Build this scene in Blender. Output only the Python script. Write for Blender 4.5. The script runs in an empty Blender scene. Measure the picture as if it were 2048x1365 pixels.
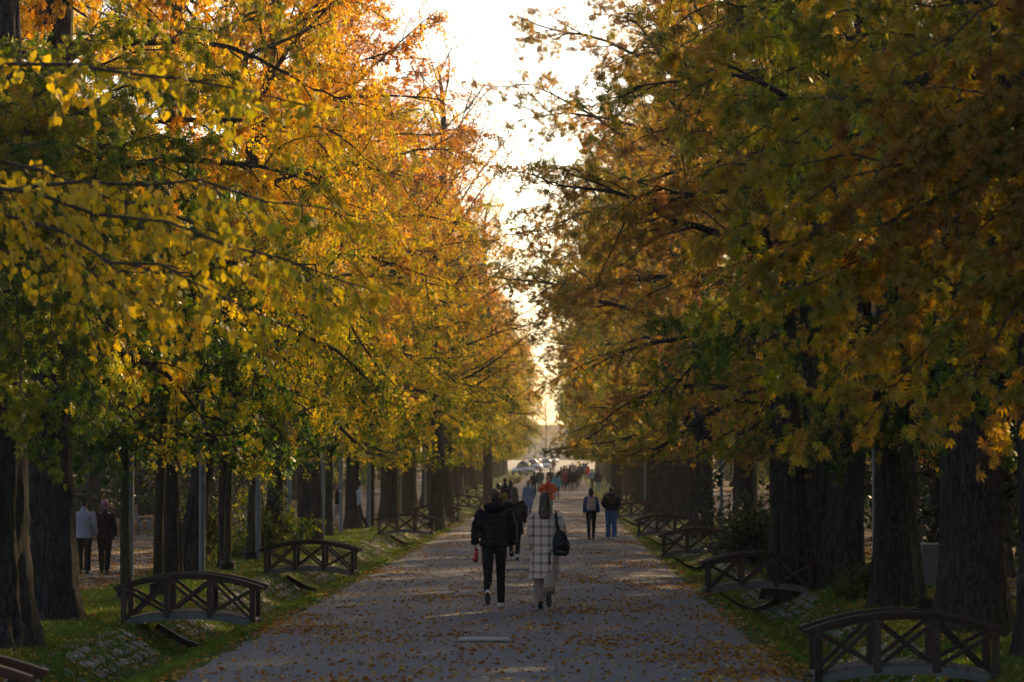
import bpy, math, random
import numpy as np
from mathutils import Vector, Matrix
R = math.radians
SC = bpy.context.scene

# ------------------------------------------------------------------ camera, world, sun, exposure
F = 100.0 / 36.0 * 2048.0            # focal length in photo pixels
VX, HY, CH = 1120.0, 945.0, 2.1      # where the alley vanishes, horizon row, eye height
cam_d = bpy.data.cameras.new('camera'); cam = bpy.data.objects.new('camera', cam_d)
SC.collection.objects.link(cam); SC.camera = cam
cam_d.lens = 100; cam_d.sensor_width = 36
cam_d.clip_start = 0.3; cam_d.clip_end = 5000
cam.location = (0, 0, CH)
cam.rotation_euler = (R(90) + math.atan((HY - 682.5) / F), 0, math.atan((VX - 1024) / F))
cam_d.dof.use_dof = True; cam_d.dof.focus_distance = 44.0; cam_d.dof.aperture_fstop = 3.4

SUN_EL, SUN_AZ = 22.0, 29.0          # elevation; degrees to the right of the alley's axis
world = bpy.data.worlds.new('World'); SC.world = world; world.use_nodes = True
wn = world.node_tree.nodes; wl = world.node_tree.links
bg = wn['Background']
sky = wn.new('ShaderNodeTexSky'); sky.sky_type = 'NISHITA'; sky.sun_disc = False
sky.sun_elevation = R(SUN_EL); sky.sun_rotation = R(SUN_AZ)
sky.dust_density = 2.5; sky.air_density = 1.0; sky.ozone_density = 1.0
wl.new(sky.outputs[0], bg.inputs['Color']); bg.inputs['Strength'].default_value = 0.08
sun_d = bpy.data.lights.new('sun', 'SUN'); sun = bpy.data.objects.new('sun', sun_d)
SC.collection.objects.link(sun)
sun_d.energy = 5.0; sun_d.angle = R(1.2); sun_d.color = (1.0, 0.70, 0.35)
sv = Vector((math.sin(R(SUN_AZ)) * math.cos(R(SUN_EL)), math.cos(R(SUN_AZ)) * math.cos(R(SUN_EL)), math.sin(R(SUN_EL))))
sun.rotation_euler = sv.to_track_quat('Z', 'Y').to_euler()
SC.view_settings.view_transform = 'Standard'; SC.view_settings.look = 'None'
SC.view_settings.exposure = 1.24; SC.view_settings.gamma = 1.0
cy = SC.cycles
cy.max_bounces = 7; cy.diffuse_bounces = 3; cy.glossy_bounces = 2; cy.transmission_bounces = 5
cy.transparent_max_bounces = 8; cy.volume_bounces = 0
cy.use_denoising = True; cy.sample_clamp_indirect = 4.0
cy.use_adaptive_sampling = True; cy.adaptive_threshold = 0.02
cy.caustics_reflective = False; cy.caustics_refractive = False

# ------------------------------------------------------------------ helpers
def sp(d): return F / d
def hz(y):
    y = np.asarray(y, float)
    return 0.0095 * 22 * np.logaddexp(0, (np.minimum(y, 625) - 142) / 22)
def prof(x):                          # cross section of the ground
    x = np.asarray(x, float)
    xs = [-60, -30, -14.5, -9.2, -8.2, -7.2, -6.2, -5.8, -5.25, -5.0, -4.75, -4.25, -4.0, -1, 2.45, 2.7, 3.15, 3.4, 3.65, 4.25, 4.7, 6.5, 8.2, 12, 30, 60]
    zs = [0.3, 0.1, -.14, -.14, -.04, 0.04, 0.05, 0.0, -.33, -.38, -.33, -.02, 0, .04, 0, -.03, -.33, -.38, -.33, 0.0, .06, .04, -.03, 0, .1, .3]
    return np.interp(x, xs, zs)
def gz(x, y): return float(prof(x) + hz(y))
def Xs(px, d): return (px - VX) * d / F
def d_of(s): return F / s
def mesh_np(name, V, Fc, mat, smooth=False, tint=None):
    """V (N,3), Fc (M,k) uniform polygons"""
    me = bpy.data.meshes.new(name); V = np.asarray(V, np.float32); Fc = np.asarray(Fc, np.int32)
    m, k = Fc.shape
    me.vertices.add(len(V)); me.vertices.foreach_set('co', V.ravel())
    me.loops.add(m * k); me.loops.foreach_set('vertex_index', Fc.ravel())
    me.polygons.add(m); me.polygons.foreach_set('loop_start', np.arange(0, m * k, k, dtype=np.int32))
    if smooth: me.polygons.foreach_set('use_smooth', np.ones(m, bool))
    me.update(calc_edges=True)
    if tint is not None:
        a = me.attributes.new('tint', 'FLOAT', 'FACE'); a.data.foreach_set('value', np.asarray(tint, np.float32))
    if mat: me.materials.append(mat)
    return me
def link(name, me, parent=None, loc=(0, 0, 0), rz=0, kind=None, label=None, cat=None, group=None, scale=None):
    o = bpy.data.objects.new(name, me); SC.collection.objects.link(o)
    o.location = loc; o.rotation_euler = (0, 0, rz)
    if scale is not None: o.scale = scale
    if parent: o.parent = parent
    if kind: o['kind'] = kind
    if label: o['label'] = label
    if cat: o['category'] = cat
    if group: o['group'] = group
    return o
def thing(name, label, cat, loc=(0, 0, 0), rz=0, group=None, scale=None):
    return link(name, None, None, loc, rz, None, label, cat, group, scale)
class MB:                              # collects shapes, builds ONE mesh
    def __init__(s): s.v = []; s.f = []
    def add(s, V, Fs):
        n = len(s.v); s.v += [tuple(map(float, p)) for p in V]; s.f += [tuple(int(i) + n for i in f) for f in Fs]
    def box(s, c, d, rot=None, taper=1.0):
        x, y, z = d[0] / 2, d[1] / 2, d[2] / 2
        P = [Vector(p) for p in [(-x, -y, -z), (x, -y, -z), (x, y, -z), (-x, y, -z), (-x * taper, -y * taper, z), (x * taper, -y * taper, z), (x * taper, y * taper, z), (-x * taper, y * taper, z)]]
        if rot is not None: P = [rot @ p for p in P]
        c = Vector(c)
        s.add([p + c for p in P], [(0, 3, 2, 1), (4, 5, 6, 7), (0, 1, 5, 4), (1, 2, 6, 5), (2, 3, 7, 6), (3, 0, 4, 7)])
    def bar(s, a, b, w, h, up=(0, 0, 1)):
        a = Vector(a); b = Vector(b); d = b - a; L = d.length; d.normalize(); u = Vector(up); sd = d.cross(u).normalized(); u = sd.cross(d)
        s.box((a + b) / 2, (w, L, h), Matrix((sd, d, u)).transposed())
    def loft(s, pts, rad, n=12, ref=(0, 1, 0), cap=True, sq=0.0):
        """rings of ellipses along pts; rad = list of (ra, rb) with ra along side, rb along ref"""
        P = [Vector(p) for p in pts]; K = len(P); V = []
        for i, p in enumerate(P):
            t = (P[min(i + 1, K - 1)] - P[max(i - 1, 0)]).normalized()
            rf = Vector(ref); a = t.cross(rf)
            if a.length < 1e-3: a = t.cross(Vector((1, 0, 0.01)))
            a.normalize(); b = a.cross(t).normalized()
            ra, rb = rad[i] if isinstance(rad[i], (tuple, list)) else (rad[i], rad[i])
            for j in range(n):
                th = 2 * math.pi * j / n
                V.append(p + a * (ra * math.cos(th)) + b * (rb * math.sin(th)))
        Fs = []
        for i in range(K - 1):
            for j in range(n):
                k = (j + 1) % n
                Fs.append((i * n + j, i * n + k, (i + 1) * n + k, (i + 1) * n + j))
        if cap:
            Fs.append(tuple(range(n - 1, -1, -1))); Fs.append(tuple((K - 1) * n + j for j in range(n)))
        s.add(V, Fs)
    def ell(s, c, r, n=12, m=8, rot=None):
        V = []; Fs = []; c = Vector(c)
        for i in range(1, m):
            ph = math.pi * i / m
            for j in range(n):
                th = 2 * math.pi * j / n
                p = Vector((r[0] * math.sin(ph) * math.cos(th), r[1] * math.sin(ph) * math.sin(th), r[2] * math.cos(ph)))
                V.append((rot @ p if rot is not None else p) + c)
        t = Vector((0, 0, r[2])); t = rot @ t if rot is not None else t
        V.append(c + t); V.append(c - t); T = len(V) - 2; B = T + 1
        for i in range(m - 2):
            for j in range(n):
                k = (j + 1) % n
                Fs.append((i * n + k, i * n + j, (i + 1) * n + j, (i + 1) * n + k))
        for j in range(n):
            k = (j + 1) % n
            Fs.append((T, j, k)); Fs.append((B, (m - 2) * n + k, (m - 2) * n + j))
        s.add(V, Fs)
    def build(s, name, mat, parent=None, smooth=False, voxel=0, relax=0, bevel=0, disp=None, **kw):
        me = bpy.data.meshes.new(name); me.from_pydata(s.v, [], s.f)
        if smooth or voxel: me.polygons.foreach_set('use_smooth', [True] * len(me.polygons))
        if mat: me.materials.append(mat)
        me.update()
        o = link(name, me, parent, **kw)
        if voxel:
            r = o.modifiers.new('r', 'REMESH'); r.mode = 'VOXEL'; r.voxel_size = voxel; r.use_smooth_shade = True
        if relax:
            q = o.modifiers.new('s', 'SMOOTH'); q.iterations = relax; q.factor = 0.5
        if disp:
            t = bpy.data.textures.new(name + '_fold', 'CLOUDS'); t.noise_scale = disp[1]
            q = o.modifiers.new('d', 'DISPLACE'); q.texture = t; q.strength = disp[0]; q.mid_level = 0.5
            q.texture_coords = 'LOCAL'
        if bevel:
            q = o.modifiers.new('b', 'BEVEL'); q.width = bevel; q.segments = 1; q.limit_method = 'ANGLE'
        return o

# ------------------------------------------------------------------ materials
def new_mat(name):
    m = bpy.data.materials.new(name); m.use_nodes = True
    return m, m.node_tree.nodes, m.node_tree.links, m.node_tree.nodes['Principled BSDF']
def noise(n, l, scale, detail=4, rough=.6, vec=None, dist=0):
    t = n.new('ShaderNodeTexNoise'); t.inputs['Scale'].default_value = scale; t.inputs['Detail'].default_value = detail
    t.inputs['Roughness'].default_value = rough; t.inputs['Distortion'].default_value = dist
    if vec is not None: l.new(vec, t.inputs['Vector'])
    return t.outputs['Fac']
def ramp(n, l, fac, stops, interp='LINEAR'):
    r = n.new('ShaderNodeValToRGB'); r.color_ramp.interpolation = interp
    e = r.color_ramp.elements
    while len(e) < len(stops): e.new(0.5)
    for el, (p, c) in zip(e, stops):
        el.position = p; el.color = (c[0], c[1], c[2], 1) if not isinstance(c, (int, float)) else (c, c, c, 1)
    l.new(fac, r.inputs[0]); return r.outputs[0]
def mixc(n, l, fac, a, b, mode='MIX'):
    m = n.new('ShaderNodeMix'); m.data_type = 'RGBA'; m.blend_type = mode
    if isinstance(fac, (int, float)): m.inputs[0].default_value = fac
    else: l.new(fac, m.inputs[0])
    for i, c in ((6, a), (7, b)):
        if isinstance(c, tuple): m.inputs[i].default_value = (*c, 1)
        else: l.new(c, m.inputs[i])
    return m.outputs[2]
def mth(n, l, op, a, b=None, clamp=False):
    m = n.new('ShaderNodeMath'); m.operation = op; m.use_clamp = clamp
    for i, c in ((0, a), (1, b)):
        if c is None: continue
        if isinstance(c, (int, float)): m.inputs[i].default_value = c
        else: l.new(c, m.inputs[i])
    return m.outputs[0]
def bump(n, l, h, strength, dist, pr):
    b = n.new('ShaderNodeBump'); b.inputs['Strength'].default_value = strength; b.inputs['Distance'].default_value = dist
    l.new(h, b.inputs['Height']); l.new(b.outputs[0], pr.inputs['Normal'])
def mapped(n, l, scale=(1, 1, 1), src='Object'):
    tc = n.new('ShaderNodeTexCoord'); mp = n.new('ShaderNodeMapping'); mp.inputs['Scale'].default_value = scale
    l.new(tc.outputs[src], mp.inputs[0]); return mp.outputs[0]
def simple(name, col, rough=.7, var=.15, scale=8, bumpd=0, metal=0, spec=.3, wear=0):
    m, n, l, p = new_mat(name)
    v = mapped(n, l); f = noise(n, l, scale, 4, .6, v)
    c = mixc(n, l, f, tuple(x * (1 - var) for x in col), tuple(min(1, x * (1 + var)) for x in col))
    if wear:      # every piece faded a little differently, with grey worn patches
        oi = n.new('ShaderNodeObjectInfo'); h = n.new('ShaderNodeHueSaturation'); l.new(c, h.inputs['Color']); l.new(mth(n, l, 'MULTIPLY_ADD', oi.outputs['Random'], wear), h.inputs['Value']); h.inputs['Value'].links[0].from_node.inputs[2].default_value = 1 - wear * .4
        c = mixc(n, l, ramp(n, l, noise(n, l, 5, 5, .7, v), [(.55, 0.), (.72, .55)]), h.outputs[0], (.10, .085, .075))
    l.new(c, p.inputs['Base Color']); p.inputs['Roughness'].default_value = rough; p.inputs['Metallic'].default_value = metal
    p.inputs['Specular IOR Level'].default_value = spec
    if bumpd: bump(n, l, noise(n, l, scale * 4, 3, .6, v), .6, bumpd, p)
    return m

def leaf_mat(name, stops, trans=.5, tboost=1.3, gloss=.35, zs=0.0):
    m, n, l, p = new_mat(name)
    at = n.new('ShaderNodeAttribute'); at.attribute_name = 'tint'
    v = mapped(n, l); nz = noise(n, l, .55, 2, .5, v)
    oi = n.new('ShaderNodeObjectInfo')
    f = mth(n, l, 'MULTIPLY_ADD', nz, 1.1); 
    f.node.inputs[2].default_value = -.42
    f2 = mth(n, l, 'MULTIPLY_ADD', at.outputs['Fac'], .62); l.new(f, f2.node.inputs[2])
    f3 = mth(n, l, 'MULTIPLY_ADD', oi.outputs['Random'], .22); l.new(f2, f3.node.inputs[2])
    if zs:      # high leaves have turned further; low ones also carry painted shade as darker green
        sz = n.new('ShaderNodeSeparateXYZ'); l.new(v, sz.inputs[0]); f3b = mth(n, l, 'MULTIPLY_ADD', mth(n, l, 'SUBTRACT', sz.outputs[2], 8.0), zs); l.new(f3, f3b.node.inputs[2]); f3 = f3b
    c = ramp(n, l, f3, stops)
    l.new(c, p.inputs['Base Color']); p.inputs['Roughness'].default_value = .5; p.inputs['Specular IOR Level'].default_value = gloss
    hs = n.new('ShaderNodeHueSaturation'); hs.inputs['Saturation'].default_value = 1.12; hs.inputs['Value'].default_value = tboost
    l.new(c, hs.inputs['Color'])
    t = n.new('ShaderNodeBsdfTranslucent'); l.new(hs.outputs[0], t.inputs['Color'])
    mx = n.new('ShaderNodeMixShader'); mx.inputs[0].default_value = trans
    l.new(p.outputs[0], mx.inputs[1]); l.new(t.outputs[0], mx.inputs[2])
    l.new(mx.outputs[0], n['Material Output'].inputs['Surface'])
    return m
G1, G2 = (.030, .062, .012), (.075, .125, .014)
Y1, Y2 = (.30, .27, .020), (.52, .36, .025)
O1, O2, BR = (.42, .20, .022), (.30, .10, .018), (.16, .065, .022)
M_gold = leaf_mat('leaf_gold', [(0, G1), (.18, G2), (.34, Y1), (.54, Y2), (.70, O1), (1, O2)], .52, 1.85, zs=.045)
M_olive = leaf_mat('leaf_olive', [(0, G1), (.26, (.09, .14, .016)), (.45, (.22, .21, .02)), (.62, Y1), (.8, O1), (1, (.24, .10, .03))], .52, 1.55, zs=.03)
M_rust = leaf_mat('leaf_rust', [(0, G1), (.2, (.085, .11, .016)), (.40, (.19, .17, .025)), (.60, (.29, .19, .035)), (.8, (.27, .135, .035)), (1, (.20, .095, .035))], .5, 1.45, zs=.012)
M_green = leaf_mat('leaf_green', [(0, (.016, .04, .012)), (.45, (.03, .075, .015)), (.75, (.09, .16, .02)), (1, (.3, .3, .03))], .45, 1.4)
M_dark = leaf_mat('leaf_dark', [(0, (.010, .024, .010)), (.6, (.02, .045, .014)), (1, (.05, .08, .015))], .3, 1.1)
M_heart = leaf_mat('leaf_heart', [(0, (.10, .15, .015)), (.22, (.24, .26, .02)), (.42, (.50, .38, .025)), (1, (.66, .38, .03))], .5, 1.4)

def bark_mat(name, a, b, sc=1.0):
    m, n, l, p = new_mat(name)
    v = mapped(n, l, (11 * sc, 11 * sc, 2.6 * sc)); f = noise(n, l, 1.8, 7, .7, v, 1.1)
    v2 = mapped(n, l); g = noise(n, l, 1.3, 3, .5, v2)
    c = ramp(n, l, f, [(.36, tuple(x * .3 for x in a)), (.48, a), (.64, b)])
    c = mixc(n, l, ramp(n, l, g, [(.5, 0.), (.68, .5)]), c, (.035, .045, .015))
    l.new(c, p.inputs['Base Color']); p.inputs['Roughness'].default_value = .9; p.inputs['Specular IOR Level'].default_value = .15
    bump(n, l, f, 1.0, .06, p); return m
M_bark = bark_mat('bark', (.036, .032, .031), (.075, .071, .071))
M_bark2 = bark_mat('bark_smooth', (.050, .045, .028), (.085, .08, .05), .6)
M_twig = simple('twig_bark', (.055, .04, .028), .9)

# ------------------------------------------------------------------ plant growing (all arrays)
def unit(a): return a / np.maximum(np.linalg.norm(a, axis=-1, keepdims=True), 1e-9)
def curves(rng, p0, d0, L, droop, K, wob):
    B = len(p0); P = np.zeros((B, K, 3)); P[:, 0] = p0; d = unit(d0); st = (L / (K - 1))[:, None]
    for k in range(1, K):
        d = d + rng.normal(0, wob, (B, 3)); d[:, 2] -= np.broadcast_to(droop, (B,)) / (K - 1); d = unit(d)
        P[:, k] = P[:, k - 1] + d * st
    return P
def at(P, idx, t):
    K = P.shape[1]; u = np.clip(t, 0, .9999) * (K - 1); i = u.astype(int); f = (u - i)[:, None]
    a, b = P[idx, i], P[idx, i + 1]
    return a * (1 - f) + b * f, unit(b - a)
def tubes(P, Rr, n):
    """P (B,K,3), Rr (B,K) -> verts, quads"""
    B, K, _ = P.shape
    T = np.empty_like(P); T[:, 1:-1] = P[:, 2:] - P[:, :-2]; T[:, 0] = P[:, 1] - P[:, 0]; T[:, -1] = P[:, -1] - P[:, -2]
    T = unit(T); m = unit(P[:, -1] - P[:, 0]); ref = np.where(np.abs(m[:, 2:3]) > .8, np.array([[1., 0, 0]]), np.array([[0, 0, 1.]]))[:, None, :]
    A = unit(np.cross(T, ref)); Bn = np.cross(T, A)
    th = 2 * np.pi * np.arange(n) / n
    V = P[:, :, None, :] + Rr[:, :, None, None] * (A[:, :, None, :] * np.cos(th)[None, None, :, None] + Bn[:, :, None, :] * np.sin(th)[None, None, :, None])
    idx = np.arange(B * K * n).reshape(B, K, n); j2 = (np.arange(n) + 1) % n
    Q = np.stack([idx[:, :-1, :], idx[:, :-1][:, :, j2], idx[:, 1:][:, :, j2], idx[:, 1:, :]], -1).reshape(-1, 4)
    return V.reshape(-1, 3), Q
def join(parts):
    V, Q, o = [], [], 0
    for v, q in parts: V.append(v); Q.append(q + o); o += len(v)
    return np.concatenate(V), np.concatenate(Q)
# leaf templates: x = along the leaf, y = across, z = normal
T_SIMPLE = (np.array([[0, 0, 0], [.35, .36, .07], [.75, .24, .04], [1, 0, -.05], [.75, -.24, .04], [.35, -.36, .07]]), [[0, 1, 2, 3], [0, 3, 4, 5]])
def _lobed():
    pts = [[0, 0, 0]]; fs = []
    for a, r in ((-75, .55), (-38, .85), (0, 1.0), (38, .85), (75, .55)):
        c, s = math.cos(R(a)), math.sin(R(a)); i = len(pts)
        for u, w in ((.5, .26), (1., 0), (.5, -.26)): pts.append([.12 + r * (u * c - w * s), r * (u * s + w * c), .06 - .18 * u * u])
        fs.append([0, i + 2, i + 1, i])
    return np.array(pts), fs
T_MAPLE = _lobed()
def _palm(n=6):
    pts = []; fs = []
    for k in range(n):
        a = -95 + 190 * k / (n - 1); r = .72 + .28 * math.cos(R(a)); c, s = math.cos(R(a)), math.sin(R(a)); i = len(pts)
        for u, w, z in ((.06, 0, 0), (.68, .17, .0), (1., 0, -.28), (.68, -.17, 0.)): pts.append([r * (u * c - w * s), r * (u * s + w * c), z + .05 * (k % 2) - .12 * u])
        fs.append([i, i + 3, i + 2, i + 1])
    return np.array(pts), fs
T_PALM = _palm()
def _heart():
    out = [(0, 0), (-.08, .2), (.05, .42), (.3, .5), (.6, .36), (.85, .14), (1.05, 0)]
    pts = [[x, y, .12 * y - .1 * x * x] for x, y in out] + [[x, -y, .12 * y - .1 * x * x] for x, y in out[1:-1]] + [[.3, 0, -.01], [.6, 0, -.04]]
    C, D = 12, 13
    fs = [[0, C, 2, 1], [C, D, 3, 2], [D, 5, 4, 3], [D, 6, 6, 5]]
    fs = [[0, C, 2, 1], [C, D, 3, 2], [D, 5, 4, 3], [D, 6, 5, 5]]
    L = [0, 7, 8, 9, 10, 11]
    fsm = [[0, L[1], L[2], C], [C, L[2], L[3], D], [D, L[3], L[4], L[5]]]
    good = [[0, C, 2, 1], [C, D, 3, 2], [D, 5, 4, 3]] + fsm + [[D, 11, 6, 5]]
    return np.array(pts), good
T_HEART = _heart()
def leaves(rng, pos, ax, size, tmpl, up=.75, curl=1.0, tint=None):
    """pos (N,3) stalk, ax (N,3) direction of the blade"""
    N = len(pos); ax = unit(ax)
    nr = rng.normal(0, .55, (N, 3)); nr[:, 2] += up; b = unit(np.cross(nr, ax)); nn = np.cross(ax, b)
    TV, TF = tmpl; TF = np.array(TF); sc = size * rng.uniform(.65, 1.2, N)
    cz = rng.uniform(.4, 2.2, N) * curl
    V = pos[:, None, :] + sc[:, None, None] * (TV[None, :, 0:1] * ax[:, None] + TV[None, :, 1:2] * b[:, None] + TV[None, :, 2:3] * cz[:, None, None] * nn[:, None])
    nv = len(TV); Fc = (TF[None] + (np.arange(N) * nv)[:, None, None]).reshape(-1, 4)
    if tint is None: tint = rng.uniform(0, 1, N)
    return V.reshape(-1, 3), Fc, np.repeat(tint, len(TF))

def bole(seed, H, r, flare=.9, lean=(0, 0), seg=72, rings=130, groove=.07, top=.12, wob=.12):
    """a trunk with buttressed foot and furrowed bark; returns verts, quads and its axis"""
    rng = np.random.default_rng(seed); z = H * (np.linspace(0, 1, rings) ** 1.5)
    cx = lean[0] * z / H + wob * np.sin(z * .5 + rng.uniform(0, 6)) * z / H * 2
    cyy = lean[1] * z / H + wob * np.sin(z * .43 + rng.uniform(0, 6)) * z / H * 2
    rad = r * ((1 - z / H) * (1 - top) + top) ** .8
    th = 2 * np.pi * np.arange(seg) / seg; m = np.zeros((rings, seg))
    for k in range(10):
        f = rng.integers(3, 17); ph = rng.uniform(0, 6.3); tw = rng.normal(0, .35)
        m += np.sin(f * th[None] + ph + tw * z[:, None] + .7 * np.sin(z[:, None] * rng.uniform(.6, 2.4))) / 10 * 2.2
    lobes = .72 + .28 * np.cos(rng.integers(4, 7) * th + rng.uniform(0, 6))
    RR = rad[:, None] * (1 + groove * m) + r * flare * np.exp(-z / (.9 * r + .05))[:, None] * lobes[None] * .7
    g1 = rng.normal(0, 1, (rings, seg)); g1 = (g1 + np.roll(g1, 1, 0) + np.roll(g1, 2, 0) + np.roll(g1, 3, 0)) / 2
    RR *= 1 + .022 * g1
    RR += r * .10 * np.sin(2 * th + rng.uniform(0, 6))[None] * np.sin(z[:, None] * .9 + rng.uniform(0, 6))
    V = np.stack([cx[:, None] + RR * np.cos(th), cyy[:, None] + RR * np.sin(th), np.broadcast_to(z[:, None] - .12, RR.shape)], -1)
    idx = np.arange(rings * seg).reshape(rings, seg); j2 = (np.arange(seg) + 1) % seg
    Q = np.stack([idx[:-1], idx[:-1][:, j2], idx[1:][:, j2], idx[1:]], -1).reshape(-1, 4)
    return V.reshape(-1, 3), Q, np.stack([cx, cyy, z - .1], -1)[None]

def grow(seed, H, Rc, z0, nl, tmpl, lsize, per_twig, trunk_r=.35, droop=.9, mat=None, sub_gap=.5, twig_gap=.3, top_heavy=0, sparse=0., lean=(0, 0), zmin=2.35, twigL=(.3, .6)):
    """returns (trunk mesh, limbs mesh, crown mesh)"""
    rng = np.random.default_rng(seed)
    V, Q, AX = bole(seed, H * .93, trunk_r, lean=lean)
    trunk = mesh_np('trunk', V, Q, M_bark, True)
    zf = z0 / (H * .93) + (1 - z0 / (H * .93)) * (np.arange(nl) + rng.uniform(0, 1, nl)) / nl * .98
    K0 = AX.shape[1]; zz = AX[0, :, 2] / (H * .93); base = np.stack([np.interp(zf, zz, AX[0, :, c]) for c in range(3)], -1)
    az = np.arange(nl) * 2.39996 + rng.normal(0, .35, nl)
    q = (zf - zf.min()) / (zf.max() - zf.min() + 1e-6)
    prf = np.sin(np.pi * np.clip(.16 + .80 * q ** (1 - .35 * top_heavy), 0, 1)) ** .75
    L = Rc * prf * rng.uniform(.8, 1.22, nl) * 1.12 + .4
    el = R(8) + R(58) * q + rng.normal(0, .12, nl)
    L = np.minimum(L, Rc * 1.04)
    d0 = np.stack([np.cos(az) * np.cos(el), np.sin(az) * np.cos(el), np.sin(el)], -1)
    LM = curves(rng, base, d0, L, droop * (1 - .55 * q), 10, .10)
    LM[..., 2] = np.maximum(LM[..., 2], zmin + .25)
    lr = np.clip(trunk_r * .20 * (1 - .6 * q), .02, .3)
    parts = [tubes(LM, lr[:, None] * (1 - np.linspace(0, 1, 10)) ** .8 + .010, 7)]
    # side branches
    nsub = np.maximum((L / sub_gap).astype(int), 2); li = np.repeat(np.arange(nl), nsub)
    t = np.concatenate([np.linspace(.14, 1, k) for k in nsub]) + rng.uniform(-.03, .03, len(li))
    p, d = at(LM, li, t)
    side = unit(np.cross(d, [0, 0, 1.])) * np.where(rng.random(len(li)) < .5, -1, 1)[:, None]
    sd = d * .55 + side * rng.uniform(.3, 1.1, (len(li), 1)) + rng.normal(0, .42, (len(li), 3))
    sL = (.30 * L[li] * (1.15 - .65 * t) + .35) * rng.uniform(.6, 1.25, len(li))
    SB = curves(rng, p, sd, sL, droop * .5, 6, .16); SB[..., 2] = np.maximum(SB[..., 2], zmin + .1)
    parts.append(tubes(SB, np.linspace(1, .25, 6)[None] * (.012 + .006 * sL)[:, None], 4))
    # twigs
    ntw = np.maximum((sL / twig_gap).astype(int), 2); si = np.repeat(np.arange(len(li)), ntw)
    t2 = np.concatenate([np.linspace(.2, 1, k) for k in ntw])
    keep = rng.random(len(si)) > sparse; si = si[keep]; t2 = t2[keep]
    p, d = at(SB, si, t2)
    td = d * .6 + rng.normal(0, .62, (len(si), 3)); tL = rng.uniform(*twigL, len(si))
    TW = curves(rng, p, td, tL, .2, 4, .18)
    parts.append(tubes(TW, np.broadcast_to(np.array([.006, .005, .004, .002]), (len(si), 4)), 3))
    # short twigs close to the trunk
    v, qd = join(parts); limbs = mesh_np('limbs', v, qd, M_bark, True)
    ti = np.repeat(np.arange(len(si)), per_twig); tt = rng.uniform(.05, 1, len(ti))
    p, d = at(TW, ti, tt)
    ax = d * .5 + rng.normal(0, .6, (len(ti), 3)); ax[:, 2] -= .18
    p = p + rng.normal(0, .05, p.shape)
    okz = p[:, 2] > zmin + rng.normal(0, .28, len(p)) + .35 * np.sin(p[:, 0] * 1.3 + seed) * np.cos(p[:, 1] * 1.1); p, ax, ti = p[okz], ax[okz], ti[okz]
    # tints cluster by branch
    bt = rng.uniform(0, 1, len(li))[si][ti] * .45 + rng.uniform(0, 1, len(ti)) * .55
    v, f, tn = leaves(rng, p, ax, lsize, tmpl, tint=bt)
    crown = mesh_np('crown', v, f, mat, False, tn)
    return trunk, limbs, crown, len(ti)
# ------------------------------------------------------------------ tree kinds
KIND = {
 'chestnut_a': grow(11, 17.5, 5.2, 3.1, 26, T_PALM, .098, 13, .42, droop=0.90, mat=M_olive, sub_gap=.36, twig_gap=.25),
 'chestnut_b': grow(12, 18.5, 5.4, 3.3, 28, T_PALM, .098, 13, .46, droop=0.83, mat=M_rust, sub_gap=.36, twig_gap=.25, top_heavy=.5),
 'chestnut_c': grow(13, 16.5, 5.0, 2.9, 26, T_PALM, .098, 13, .38, droop=0.97, mat=M_rust, sub_gap=.36, twig_gap=.25),
 'linden_a': grow(21, 17.0, 5.2, 3.2, 28, T_SIMPLE, .074, 34, .36, droop=0.86, mat=M_gold, sub_gap=.36, twig_gap=.24),
 'linden_b': grow(22, 15.5, 4.9, 3.0, 26, T_SIMPLE, .074, 34, .33, droop=0.94, mat=M_gold, sub_gap=.36, twig_gap=.24),
 'maple': grow(31, 16.0, 5.0, 3.0, 26, T_MAPLE, .098, 18, .36, droop=0.79, mat=M_gold, sub_gap=.36, twig_gap=.25),
 'bare': grow(41, 20.0, 4.6, 5.0, 34, T_SIMPLE, .09, 6, .30, droop=-.2, mat=M_gold, sub_gap=.40, twig_gap=.26, sparse=.25, top_heavy=.6),
 'young': grow(51, 7.2, 1.9, 2.45, 16, T_MAPLE, .098, 18, .10, droop=.3, mat=M_green, zmin=1.9, sub_gap=.26, twig_gap=.2, twigL=(.2, .4)),
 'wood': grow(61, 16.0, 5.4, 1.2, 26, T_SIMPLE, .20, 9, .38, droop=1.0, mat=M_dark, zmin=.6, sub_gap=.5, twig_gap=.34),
}
FULLNAME = {'chestnut_a': 'chestnut_tree', 'chestnut_b': 'chestnut_tree', 'chestnut_c': 'chestnut_tree', 'linden_a': 'linden_tree', 'linden_b': 'linden_tree', 'maple': 'maple_tree', 'bare': 'bare_tree', 'young': 'young_tree', 'wood': 'woodland_tree'}
rr = random.Random(5)
def plant(kind, x, d, label, group=None, r=None, mat=None, s=1.0, rz=None, tilt=(0, 0), limbs=True, bark=None, trunk=None, cs=.92):
    T, Lm, Cr, n = KIND[kind]
    base = {'chestnut_a': .42, 'chestnut_b': .46, 'chestnut_c': .38, 'linden_a': .36, 'linden_b': .33, 'maple': .36, 'bare': .30, 'young': .10, 'wood': .38}[kind]
    e = thing(FULLNAME[kind], label, 'tree', (x, d, gz(x, d) - .03), rr.uniform(0, 6.28) if rz is None else rz, group)
    e.scale = (s, s, s); e.rotation_euler = (tilt[0], tilt[1], e.rotation_euler[2])
    k = (r / base / s) if r else 1.0
    o = link('trunk', trunk or T, e, scale=(k, k, 1) if not trunk else None)
    if bark: o.material_slots[0].link = 'OBJECT'; o.material_slots[0].material = bark
    if limbs: link('limbs', Lm, e, scale=(cs, cs, 1))
    c = link('crown', Cr, e, scale=(cs, cs, 1))
    if mat: c.material_slots[0].link = 'OBJECT'; c.material_slots[0].material = mat
    return e

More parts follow.
